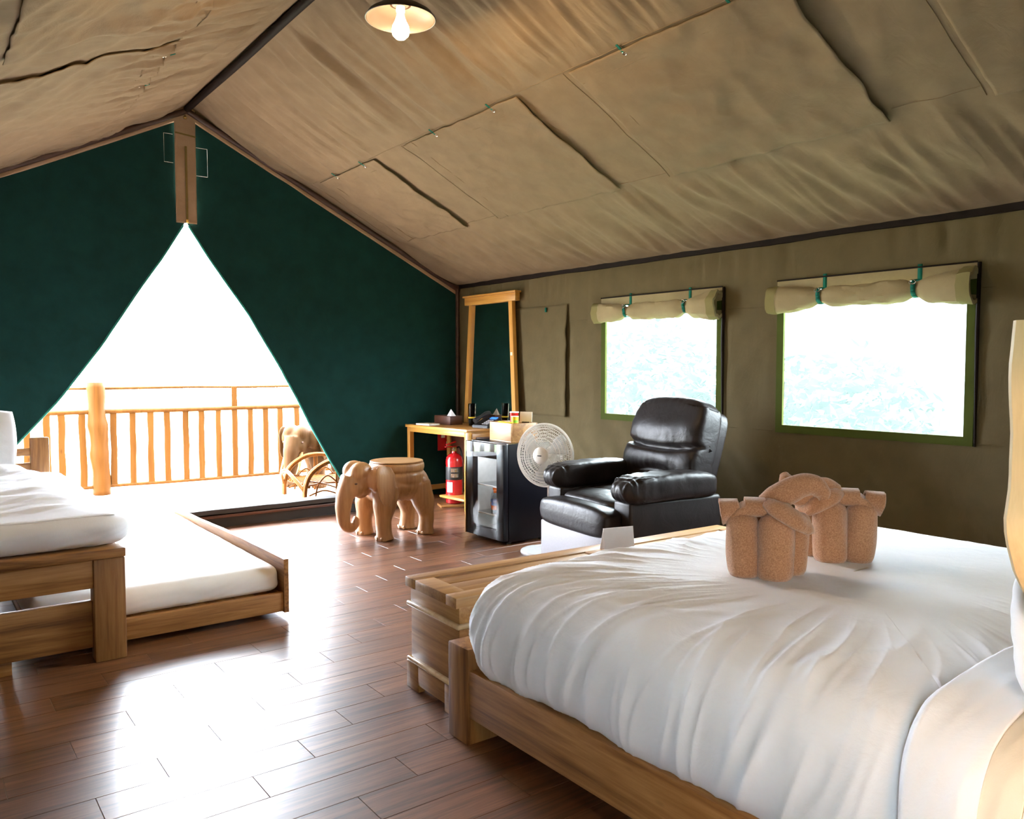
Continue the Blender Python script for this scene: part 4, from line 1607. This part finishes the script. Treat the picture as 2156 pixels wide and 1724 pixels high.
# ---------------- fire extinguisher on a wood block, and its sign
q = thing('fire_extinguisher', 'red fire extinguisher with a silver label standing beneath the dressing table', 'extinguisher', (4.13, 6.42, .022))
b1 = B(); lathe(b1, [(.070, 0), (.078, .006), (.080, .02), (.080, .40), (.074, .435), (.05, .46), (.024, .472), (.022, .49)], (0, 0, 0), 32); part('cylinder', b1, 'red', q)
b1 = B(); lathe(b1, [(.0808, .225), (.0812, .227), (.0812, .345), (.0808, .347)], (0, 0, 0), 32, cap0=False, cap1=False); part('black_label', b1, 'black_matte', q)
Rw = Matrix.Rotation(R_(-123), 4, 'Z')


def wrap(bm, r, a0, a1, z0, z1, k=10):
    rr = []
    for z in (z0, z1):
        rr.append([Vector((r * math.cos(a0 + (a1 - a0) * i / k), r * math.sin(a0 + (a1 - a0) * i / k), z)) for i in range(k + 1)])
    rings(bm, rr, False, False, closed=False)


b1 = B(); wrap(b1, .0822, R_(-145), R_(-95), .30, .335); wrap(b1, .0822, R_(-145), R_(-95), .25, .285); part('picture_label', b1, 'steel', q)
b1 = B(); wrap(b1, .0818, R_(-178), R_(-135), .11, .205); part('paper_label', b1, 'paper', q)
b1 = B()
for z in np.linspace(.12, .195, 7):
    wrap(b1, .0822, R_(-174), R_(-140) - .12 * (z > .17), z - .0015, z + .0015)
part('fine_print', b1, 'ink', q)
b1 = B(); box(b1, -.018, .018, -.018, .018, .485, .53, .004); part('valve', b1, 'brass', q)
b1 = B(); box(b1, -.10, .03, -.010, .010, .528, .540, .003); box(b1, -.09, .02, -.009, .009, .560, .572, .003, Matrix.Rotation(R_(-14), 3, 'Y')); part('lever', b1, 'red', q)
b1 = B(); lathe(b1, [(.0, 0), (.016, 0), (.016, .012), (.0, .014)], (0, 0, 0), 14, Matrix.Translation((-.02, -.018, .51)) @ Matrix.Rotation(PI / 2, 4, 'X')); part('gauge', b1, 'steel', q)
b1 = B(); ctube(b1, [(.02, .0, .515), (.07, .02, .52), (.105, .03, .44), (.10, .03, .25), (.094, .028, .12)], .009, 8, 6); part('hose', b1, 'black_matte', q)
q = thing('wood_block', 'half-round wooden block under the red fire extinguisher', 'block', (4.10, 6.40, 0), R_(-20))
b1 = B()
rs = []
for x in (-.13, .13):
    rs.append([Vector((x, .10 * math.cos(a), .0215 * min(1, 1.6 * math.sin(a)))) for a in np.linspace(0, PI, 13)])
rings(b1, rs)
part('offcut', b1, 'teak_x', q)
q = thing('safety_sign', 'red fire point sign with white marks on the corner wall', 'sign', (4.44, D - .045, .60), 0)
b1 = B(); box(b1, -.10, .10, -.004, .004, -.15, .10, .002); part('plate', b1, 'red', q)
b1 = B(); box(b1, -.06, -.015, -.0065, -.0045, -.02, .07, .001); box(b1, .0, .05, -.0065, -.0045, -.12, -.06, .001); part('pictogram', b1, 'paper', q)
q = tag(part('wall_socket', (lambda m_: (box(m_, -.05, .05, -.012, .004, -.06, .06, .004), m_)[1])(B()), 'black_matte'), 'dark wall socket low on the green wall behind the dressing table legs', 'socket')
q.location = (3.98, D - .05, .17)

# ---------------- glass-door fridge
FX, FY = 3.455, 4.715
fr = thing('mini_fridge', 'black mini fridge with a glass door between the stool and the fan', 'fridge', (FX, FY, 0), R_(1))
FW, FDp, FH = .475, .44, .742


def fpart(name, boxes, mat, bev=.003, parent=None):
    q_ = B()
    for b_ in boxes:
        box(q_, *b_, bev)
    return part(name, q_, mat, parent or fr)


fpart('cabinet', [(.05, FDp, 0, .03, .02, FH), (.05, FDp, FW - .03, FW, .02, FH), (.05, FDp, .03, FW - .03, FH - .03, FH), (.05, FDp, .03, FW - .03, .02, .06), (FDp - .03, FDp, .03, FW - .03, .06, FH - .03)], 'black')
fpart('liner', [(.055, FDp - .035, .031, .036, .061, FH - .031), (.055, FDp - .035, FW - .036, FW - .031, .061, FH - .031), (FDp - .04, FDp - .031, .036, FW - .036, .061, FH - .031), (.055, FDp - .04, .036, FW - .036, .0605, .066), (.055, FDp - .04, .036, FW - .036, FH - .036, FH - .0305)], 'liner', 0)
dd_ = fpart('door', [(0, .045, 0, .085, .03, FH - .004), (0, .045, FW - .095, FW, .03, FH - .004), (0, .045, .085, FW - .095, .03, .10), (0, .045, .085, FW - .095, FH - .115, FH - .004)], 'black')
fpart('door_glass', [(-.004, -.001, .004, FW - .004, .034, FH - .008)], 'pane_glass', 0, dd_)
fpart('chrome_edge', [(-.005, .046, FW, FW + .006, .03, FH - .004)], 'brass', .001, dd_)
for z in (.19, .405):
    fpart('shelf', [(.06, FDp - .045, .037, FW - .037, z, z + .005)], 'pane_glass', 0)
    fpart('shelf_trim', [(.056, .062, .037, FW - .037, z - .004, z + .008)], 'paper', .001)
fpart('top_edge', [(.05, FDp, -.001, .001, FH - .001, FH + .001)], 'brass', 0)
for x in (.09, FDp - .05):
    for y in (.05, FW - .05):
        q = B(); lathe(q, [(.018, 0), (.018, .022)], (x, y, 0), 12); part('foot', q, 'black_matte', fr)
rz1 = Matrix.Rotation(R_(1), 3, 'Z')


def in_fr(x, y, z): v = rz1 @ Vector((x, y, z)); return (FX + v.x, FY + v.y, v.z)


fl = lamp('fridge_fill_light', 'POINT', in_fr(.10, .24, FH - .06), 2.2, (.95, .97, 1.0), .02)  # added light that brightens the fridge interior behind the glass
for i, (x, y, lab) in enumerate(((.11, .245, 'clear water bottle with an orange and blue label inside the fridge, nearest its hinge'), (.20, .375, 'clear water bottle with an orange label, second row inside the fridge'))):
    q = thing('water_bottle', lab, 'bottle', in_fr(x, y, .1955))
    b1 = B(); lathe(b1, [(.028, 0), (.031, .006), (.031, .10), (.027, .125), (.013, .15), (.013, .16)], (0, 0, 0), 20); part('bottle_body', b1, 'clear_pl', q)
    b1 = B(); lathe(b1, [(.0315, .03), (.0315, .062)], (0, 0, 0), 20, cap0=False, cap1=False); part('label_band', b1, 'orange_p' if i else 'orange_p', q)
    b1 = B(); lathe(b1, [(.0315, .062), (.0315, .082)], (0, 0, 0), 20, cap0=False, cap1=False); part('label_stripe', b1, 'blue_p', q)
    b1 = B(); lathe(b1, [(.015, .155), (.0155, .172), (.013, .175)], (0, 0, 0), 16); part('cap', b1, 'orange_p', q)

# wooden snack box on the fridge with its packets
bxo = thing('snack_box', 'pale wooden box on top of the black fridge', 'box', in_fr(.235, .185, FH + .0015), R_(-6))
b1 = B()
box(b1, -.115, .115, -.16, .16, 0, .01, .002); box(b1, -.115, -.103, -.16, .16, .01, .142, .002); box(b1, .103, .115, -.16, .16, .01, .142, .002)
box(b1, -.103, .103, -.16, -.148, .01, .142, .002); box(b1, -.103, .103, .148, .16, .01, .142, .002); box(b1, -.103, .103, -.148, .148, .125, .137)
part('case', b1, 'oak_y', bxo)


def on_box(x, y, z=0): v = Matrix.Rotation(R_(-5), 3, 'Z') @ Vector((x, y, 0)); b_ = in_fr(.235, .185, FH + .0015 + .1375); return (b_[0] + v.x, b_[1] + v.y, b_[2] + z)


q = thing('noodle_cup', 'red and white paper cup standing on the wooden snack box', 'cup', on_box(.02, .02))
b1 = B(); lathe(b1, [(.030, 0), (.033, .075), (.035, .078), (.033, .080), (.0, .080)], (0, 0, 0), 24); part('cup_body', b1, 'red', q)
b1 = B(); lathe(b1, [(.0352, .074), (.0362, .079), (.034, .0825), (0, .083)], (0, 0, 0), 24, cap0=False); part('lid', b1, 'paper', q)
b1 = B(); wrap(b1, .0318, R_(-165), R_(-120), .008, .038); part('label', b1, 'paper', q)
q = thing('noodle_cup', 'small yellow and green cup standing before the red cup', 'cup', on_box(-.02, -.055))
b1 = B(); lathe(b1, [(.026, 0), (.028, .05)], (0, 0, 0), 24); part('cup_body', b1, 'yellow', q)
b1 = B(); wrap(b1, .0272, R_(-150), R_(-60), .004, .024); part('label', b1, 'green_p', q)
b1 = B(); lathe(b1, [(.029, .049), (.030, .053), (0, .055)], (0, 0, 0), 24, cap0=False); part('lid', b1, 'paper', q)
q = thing('menu_card', 'small ivory card standing behind the cups on the snack box', 'card', on_box(.085, -.045), R_(-60))
b1 = B(); box(b1, -.05, .05, -.002, .002, 0, .082, .001, Matrix.Rotation(R_(-8), 3, 'X')); part('sheet', b1, 'paper_warm', q)
b1 = B(); box(b1, -.03, .03, -.012, .012, 0, .008, .002); part('card_foot', b1, 'black_matte', q)
for i, (x, y, a) in enumerate(((-.085, .03, 80), (-.088, -.07, 96))):
    q = thing('snack_stick', ['yellow stick packet lying along the front edge of the snack box, farther one', 'yellow stick packet lying on the near front corner of the snack box'][i], 'packet', on_box(x, y, .0), R_(a))
    b1 = B()
    rs = []
    for f in np.linspace(-1, 1, 9):
        w_, h_ = .010, .006 * (1 - f ** 8) + .0008
        rs.append([Vector((f * .05, w_ * math.cos(k * PI / 4), .0068 + h_ * math.sin(k * PI / 4))) for k in range(8)])
    rings(b1, rs)
    part('wrapper', b1, 'yellow', q)
    b1 = B(); box(b1, -.012, .012, -.0104, .0104, .0128, .0138, .0); part('print', b1, 'ink', q)

# ---------------- pedestal fan
FC = Vector((3.60, 4.40, .685))
fan = thing('pedestal_fan', 'ivory pedestal fan with a round wire guard beside the fridge', 'fan', (FC.x, FC.y, 0))
face = Vector((-.934, -.358, .02)).normalized()
ux = face.cross(Vector((0, 0, 1))).normalized()
uz = ux.cross(face).normalized()
FM = Matrix((( ux.x, face.x, uz.x, 0), (ux.y, face.y, uz.y, 0), (ux.z, face.z, uz.z, .685), (0, 0, 0, 1)))   # local x: sideways, y: forward, z: up
GR = .218


def guard(y0, depth, nsp):
    b_ = B()
    def pr(r): return y0 + depth * (1 - (r / GR) ** 3)
    for r in (GR, GR * .93, GR * .86, GR * .76, GR * .66, GR * .55):
        tube(b_, [(r * math.cos(a), pr(r), r * math.sin(a)) for a in np.linspace(0, 2 * PI, 61)], .0032 if r < GR else .0075, 6, caps=False)
    for i in range(nsp):
        a = 2 * PI * i / nsp
        pts = []
        for r in np.linspace(.055, GR, 8):
            aa = a + .35 * (r / GR) * 0.35
            pts.append((r * math.cos(aa), pr(r), r * math.sin(aa)))
        tube(b_, pts, .0016, 4, caps=False)
    b_.transform(FM)
    return b_


fg = part('front_guard', guard(.03, .055, 90), 'fanwhite', fan)
part('rear_guard', guard(.012, -.06, 60), 'fanwhite', fan)
b1 = B(); lathe(b1, [(.0, .100), (.045, .098), (.056, .092), (.060, .082), (.060, .076)], (0, 0, 0), 28, Matrix.Rotation(-PI / 2, 4, 'X')); b1.transform(FM); part('hub_badge', b1, 'fanwhite', fg)
b1 = B(); box(b1, -.016, .016, .0998, .1008, -.004, .004, .001); b1.transform(FM); part('badge_print', b1, 'ink', fg)
for i in range(3):
    b1 = B()
    P = []
    for r in np.linspace(.03, .19, 9):
        row = []
        wdt = .95 * (1 - ((r - .12) / .14) ** 2)
        for s in np.linspace(-1, 1, 9):
            a = i * 2 * PI / 3 + .3 + s * wdt * .55 + (r - .03) * 1.5
            row.append(b1.verts.new((r * math.cos(a), .012 + .022 * s, r * math.sin(a))))
        P.append(row)
    for a_, b_ in zip(P, P[1:]):
        for j in range(8):
            b1.faces.new((a_[j], a_[j + 1], b_[j + 1], b_[j]))
    b1.transform(FM)
    bl_ = part('blade', b1, 'fangrey', fan, smooth=180)
    md = bl_.modifiers.new('thickness', 'SOLIDIFY'); md.thickness = .002
b1 = B(); lathe(b1, [(.0, -.20), (.04, -.195), (.055, -.16), (.058, -.08), (.045, -.05), (.02, -.045), (.02, .04), (.032, .042), (.03, .06), (0, .062)], (0, 0, 0), 24, Matrix.Rotation(-PI / 2, 4, 'X')); b1.transform(FM); part('motor_housing', b1, 'fanwhite', fan)
pb = -face * .12
b1 = B(); tube(b1, [(pb.x, pb.y, .04), (pb.x, pb.y, .42)], .017, 14); tube(b1, [(pb.x, pb.y, .40), (pb.x, pb.y, .655)], .012, 14); part('pole', b1, 'fanwhite', fan)
b1 = B(); box(b1, pb.x - .045, pb.x + .045, pb.y - .04, pb.y + .04, .36, .46, .015); part('control_box', b1, 'fanwhite', fan)
b1 = B(); lathe(b1, [(.168, 0), (.172, .010), (.166, .022), (.12, .034), (.05, .042), (.03, .055), (.02, .06)], (-.03, -.02, 0), 40); part('base', b1, 'fangrey', fan)

# ---------------- black leather recliner (local: front towards -x, width along y)
rec = thing('recliner', 'black leather recliner armchair in front of the smaller window', 'armchair', (3.225, 3.73, 0), R_(-7.1))


def rsoft(name, size, c, e=5, n=16, deform=None, mat='leather', rot=None):
    b_ = soft(size, e, n, deform)
    m_ = Matrix.Translation(c) @ (Euler([R_(a) for a in rot]).to_matrix().to_4x4() if rot else Matrix.Identity(4))
    b_.transform(m_)
    return part(name, b_, mat, rec, smooth=180)


def seat_def(p):
    q = p.copy()
    if p.z > 0:
        q.z += .03 * (1 - (p.y / .38) ** 2) * (.4 + .6 * min(1, max(0, (p.x + .35) / .3)))
        if p.x > -.12: q.z -= .012 * math.exp(-((p.x + .10) / .02) ** 2)
    w = n1(p.y * 14, p.x * 3, 11) * .004 + abs(n1(p.y * 20, p.x * 9, 12)) * .006 * max(0, abs(p.y) / .36 - .6) * 2.4
    q.z -= w if p.z > 0 else 0
    return q


rsoft('footrest_cushion', (.17, .735, .175), (.085, 0, .385), 5, 22, lambda p: Vector((p.x - .012 * max(0, 1 - abs(p.z) / .08), p.y, p.z + (.012 if p.z > 0 else 0) * (1 - (p.y / .37) ** 2) - .003 * abs(n1(p.y * 16, p.z * 12, 14)) * (abs(p.y) > .25))))
rsoft('seat_cushion', (.66, .60, .19), (.44, 0, .41), 6, 26, seat_def)
b1 = B(); box(b1, .022, .05, -.355, .355, .03, .315, .008); part('footrest_panel', b1, 'greyvinyl', rec)
b1 = B(); box(b1, .06, .80, -.33, .33, .06, .32, .02); part('base_frame', b1, 'black_matte', rec)
for s in (1, -1):
    b1 = B(); box(b1, .13, .83, s * .36 - .085, s * .36 + .085, .03, .525, .022, seg=3); part('side_panel', b1, 'leather', rec)

    def arm_def(p, s=s):
        q = p.copy()
        f = (p.x + .36) / .72
        q.z += .022 * math.sin(PI * min(1, max(0, f)) * .9)
        pinch = max(0, 1 - f * 3.2)
        wr = ridge(np.array([p.x * 24]), np.array([p.z * 5 + p.y * 3]), 16)[0]
        top = min(1, max(0, (p.z + .02) / .06))
        amp = .003 + .006 * pinch + .004 * (s < 0) * max(0, 1 - f * 1.3)
        q.z += amp * wr * (.25 + .75 * top)
        q.y += amp * .8 * wr * (1 if p.y > 0 else -1)
        if p.x < -.25:
            fold = ridge(np.array([p.y * 24]), np.array([p.z * 5]), 18)[0]
            q.x -= .009 * fold
            q.x += .035 * max(0, -p.z / .08)
        return q
    rsoft('arm_pad', (.72, .215, .165), (.445, s * .372, .575), 4.2, 30, arm_def)
BT = 17


def back_def(p):
    """p.x thickness (front is -x), p.y width, p.z height"""
    q = p.copy()
    h = (p.z + .37) / .74
    u = p.y / .35
    q.y *= 1 - .05 * max(0, h - .5) / .5
    if p.x < 0:
        z1 = .575 - .05 * (1 - u * u)            # the fold under the head cushion sags in the middle
        z2 = .20 + .13 * (1 - u * u)             # the arc over the lumbar part
        q.x += .050 * math.exp(-((h - z1) / .022) ** 2) + .026 * math.exp(-((h - z2) / .03) ** 2)
        q.x -= .030 * math.exp(-((h - .70) / .14) ** 2) * (1 - .5 * u * u) + .028 * math.exp(-((h - .44) / .10) ** 2) * (1 - .4 * u * u)
        cr = ridge(np.array([u * 5.5 + h * 1.0]), np.array([h * 3]), 19)[0]
        q.x += .007 * cr * math.exp(-((h - z2 - .06) / .05) ** 2) + .004 * cr * math.exp(-((h - z1 - .05) / .05) ** 2) + .003 * cr * math.exp(-((h - .93) / .06) ** 2)
        q.x += .004 * n1(p.y * 7, p.z * 7, 20)
    edge = max(0, abs(u) - .84) / .16
    q.x += .006 * edge * ridge(np.array([p.z * 14]), np.array([p.y * 3]), 23)[0]
    if h > .93: q.z -= .022 * u * u
    return q


rsoft('back_cushion', (.20, .71, .75), (.785, 0, .735), 6, 48, back_def, rot=(0, BT, 0))
rsoft('back_shell', (.09, .66, .80), (.868, 0, .63), 9, 14, None, rot=(0, BT, 0))

# ---------------- pendant lamps hung from the ridge pole


def pendant(label, y, zrim, bulb_power):
    p = thing('pendant_lamp', label, 'lamp', (RX, y, zrim), rz=0)
    b_ = B()
    lathe(b_, [(.163, .0), (.166, .003), (.150, .026), (.115, .048), (.075, .062), (.052, .068), (.052, .085), (.050, .085), (.050, .066), (.073, .058), (.113, .044), (.148, .022), (.160, .002)], (0, 0, 0), 56, cap0=False, cap1=False)
    sh_ = part('shade', b_, 'pewter', p)
    b_ = B(); tube(b_, [(.1645 * math.cos(a), .1645 * math.sin(a), .0015) for a in np.linspace(0, 2 * PI, 57)], .003, 6, caps=False); part('rim', b_, 'black_matte', sh_)
    b_ = B(); lathe(b_, [(.0, .20), (.012, .20), (.030, .19), (.033, .10), (.038, .085), (.040, .066), (.028, .060), (.0, .060)], (0, 0, 0), 24); part('socket_cap', b_, 'black_matte', p)
    b_ = B(); lathe(b_, [(.0, .062), (.021, .060), (.021, .035), (.017, .03)], (0, 0, 0), 20, cap0=False); part('lamp_holder', b_, 'paper', p)
    b_ = B(); lathe(b_, [(.015, .035), (.018, .015), (.026, -.008), (.038, -.032), (.042, -.052), (.037, -.073), (.022, -.088), (.0, -.093)], (0, 0, 0), 24, cap0=False, cap1=False); part('bulb', b_, 'bulb', p)
    b_ = B(); tube(b_, [(0, 0, .198), (.003, .002, .30), (0, 0, ZR - .06 - zrim)], .005, 8); part('cord', b_, 'black_matte', p)
    return p


pendant('dark metal pendant lamp with a lit bulb hanging from the ridge', 3.47, 2.945, 0)

# ================================================================== OUTSIDE
RY = 8.83
rail = thing('deck_railing', 'sunlit wooden railing with a thick knotty log post at the edge of the deck', 'railing', (1.5, RY, .04))
rl = lambda x, z: (x - 1.5, 0, z - .04)


def log(bm, x0, z0, x1, z1, r, seed, y=0, n=14, k=24, wob=.12):
    rs = []
    for i in range(k + 1):
        f = i / k
        c = Vector((x0 + (x1 - x0) * f - 1.5 + .012 * n1(f * 4, .3, seed), y + .008 * n1(f * 4, 1.3, seed), z0 + (z1 - z0) * f - .04))
        rr = r * (1 + wob * n1(f * 6, 2.1, seed) + wob * 1.3 * math.exp(-((f - .62) / .05) ** 2) + wob * math.exp(-((f - .37) / .05) ** 2))
        rs.append([c + Vector((rr * math.cos(a), rr * math.sin(a), 0)) * (1 + .05 * n1(math.cos(a) * 2, f * 5 + math.sin(a), seed)) for a in np.linspace(0, 2 * PI, n, endpoint=False)])
    rings(bm, rs)


q = B(); log(q, 1.548, .04, 1.497, 1.150, .082, 3); part('log_post', q, 'log', rail, smooth=180)
q = B(); log(q, -1.6, .04, -1.6, 1.150, .082, 4); part('log_post', q, 'log', rail, smooth=180)
q = B(); log(q, 4.9, .04, 4.9, 1.150, .082, 5); part('log_post', q, 'log', rail, smooth=180)
for nme, z, r in (('top_rail', 1.090, .016), ('middle_rail', .862, .027), ('bottom_rail', .118, .020)):
    q = B()
    xs_ = np.linspace(-3.2, 7.0, 60)
    tube(q, [(x - 1.5, .0 if nme != 'top_rail' else .02, z - .04 + .006 * n1(x * 1.3, z * 5, 61)) for x in xs_], [r * (1 + .12 * n1(x * 2, z, 62)) for x in xs_], 8, flat=.9)
    part(nme, q, 'log', rail, smooth=180)
bal = [1.08, 1.20, 1.384, 1.659, 1.835, 2.006, 2.166, 2.350, 2.509, 2.687, 2.860, 3.031, 3.200, 3.364, 3.558]
bal += [1.08 - .17 * i for i in range(1, 24)] + [3.558 + .17 * i for i in range(1, 20)]
for i, x in enumerate(bal):
    tall = i in (10, 27, 46)
    q = B()
    rs = []
    for f in np.linspace(0, 1, 9):
        c = Vector((x - 1.5 + .008 * n1(f * 3, i * 1.7, 63), 0, (.11 + (1.09 if tall else .86) * f - (.11 * f if not tall else .11 * f)) - .04))
        w_ = .029 * (1 + .15 * n1(f * 3, i * 2.3, 64))
        rs.append([c + Vector((sx * w_, sy_ * .014, 0)) for sx, sy_ in ((-1, -1), (1, -1), (1, 1), (-1, 1))])
    rings(q, rs)
    part('baluster', q, 'log', rail, smooth=0)

# rattan armchair by the doorway, mostly hidden behind the tent cloth
rc = thing('rattan_chair', 'low rattan armchair with arched sides just outside the doorway', 'armchair', (3.30, 7.42, .04), R_(-4))


def bundle(name, pts, offs, r):
    b_ = B()
    for o_ in offs:
        ctube(b_, [(p[0] + o_[0], p[1] + o_[1], p[2] + o_[2]) for p in pts], r, 7, 6)
    return part(name, b_, 'rattan', rc, smooth=180)


for y in (-.28, .34):
    pts = [(-.33, y, 0), (-.325, y, .14), (-.27, y, .27), (-.14, y, .36), (.0, y, .385), (.14, y, .36), (.27, y, .27), (.325, y, .14), (.33, y, 0)]
    bundle('arched_side', pts, ((0, -.02, 0), (0, 0, .006), (0, .02, 0), (.016, -.01, -.014), (.016, .012, -.014)), .011)
    bundle('side_stem', [(0, y, .02), (.0, y, .2), (0, y, .375)], ((-.012, 0, 0), (.012, 0, 0)), .011)
    for s in (1, -1):
        bundle('fan_cane', [(0, y, .16), (s * .10, y, .24), (s * .19, y, .16), (s * .22, y, .04)], ((0, 0, 0),), .008)
        bundle('fan_cane', [(s * .01, y, .06), (s * .14, y, .10), (s * .28, y, .06)], ((0, 0, 0),), .008)
        bundle('fan_cane', [(s * .02, y, .12), (s * .16, y, .17), (s * .31, y, .20)], ((0, 0, 0),), .007)
bundle('front_loop', [(-.33, .34, .10), (-.39, .2, .22), (-.40, .03, .26), (-.39, -.14, .22), (-.33, -.28, .10)], ((0, 0, 0), (0, 0, .02)), .011)
for i in range(9):
    y = -.26 + i * .072
    bundle('seat_cane', [(-.30, y, .15), (-.1, y + .02, .165), (.1, y - .01, .16), (.30, y, .15)], ((0, 0, 0),), .010)
for x in (-.28, .28):
    bundle('cross_bar', [(x, -.28, .14), (x, .03, .145), (x, .34, .14)], ((0, 0, 0),), .012)
bundle('backrest', [(.30, -.28, .15), (.38, -.26, .48), (.40, .03, .60), (.38, .32, .48), (.30, .34, .15)], ((0, 0, 0), (.015, 0, .015)), .012)
for y in (-.14, -.02, .1, .22):
    bundle('back_cane', [(.30, y, .15), (.36, y, .38), (.39, y, .58 - abs(y - .03) * .3)], ((0, 0, 0),), .009)


def foliage(name, label, cat, loc, crown, n, size, mat, trunk_h, seed, group=None):
    rnd = random.Random(seed)
    t = thing(name, label, cat, loc, group=group)
    if trunk_h:
        b_ = B(); ctube(b_, [(0, 0, 0), (.05, .03, trunk_h * .5), (-.04, 0, trunk_h + .4)], [.12, .09, .05], 8, 5); part('trunk', b_, 'bark', t)
    vs, fs = [], []
    for i in range(n):
        d = Vector((rnd.gauss(0, 1), rnd.gauss(0, 1), rnd.gauss(0, 1))).normalized()
        r = rnd.uniform(.45, 1) ** .5 * (1 + .25 * n1(d.x * 3 + seed, d.y * 3 + d.z * 2, 9))
        c = Vector((d.x * crown[0] * r, d.y * crown[1] * r, trunk_h + crown[2] * (.95 + d.z * r)))
        a = Vector((rnd.gauss(0, 1), rnd.gauss(0, 1), rnd.gauss(0, .6))).normalized()
        b_ = a.cross(Vector((rnd.gauss(0, 1), rnd.gauss(0, 1), rnd.gauss(0, 1)))).normalized()
        s_ = size * rnd.uniform(.6, 1.3)
        k = len(vs)
        vs += [c - a * s_, c + b_ * s_ * .38, c + a * s_, c - b_ * s_ * .38]
        fs.append((k, k + 1, k + 2, k + 3))
    me = bpy.data.meshes.new('crown')
    me.from_pydata(vs, [], fs)
    mesh_obj('crown', me, mat, t, smooth=0)
    return t


foliage('shrub', 'pale green bush seen through the screen of the smaller window', 'shrub', (6.9, 6.6, -.2), (.8, 1.0, 1.0), 5200, .075, 'leaf2', .1, 1)
foliage('shrub', 'pale green bush seen through the far half of the large window', 'shrub', (6.8, 4.15, -.2), (.7, .9, .8), 4800, .075, 'leaf2', .1, 2)
foliage('shrub', 'pale green bush seen low through the near half of the large window', 'shrub', (6.9, 1.9, -.2), (.8, 1.0, .8), 4800, .075, 'leaf2', .1, 3)
foliage('tree', 'bleached leafy tree beyond the railing near the log post', 'tree', (3.3, 15.5, -.5), (.75, .75, .42), 700, .12, 'leaf', 1.15, 4)

# grassy bank rising beside the tent, in front of the windows
Y, T = np.meshgrid(np.linspace(-6, 12, 70), np.linspace(0, 1, 40), indexing='ij')
Xb = W + 2.3 + 4.6 * T + .25 * pn(Y * .5, T * 3, 81)
Zb = -.45 + 2.75 * T ** .8 + .2 * pn(Y * .9, T * 5, 82)
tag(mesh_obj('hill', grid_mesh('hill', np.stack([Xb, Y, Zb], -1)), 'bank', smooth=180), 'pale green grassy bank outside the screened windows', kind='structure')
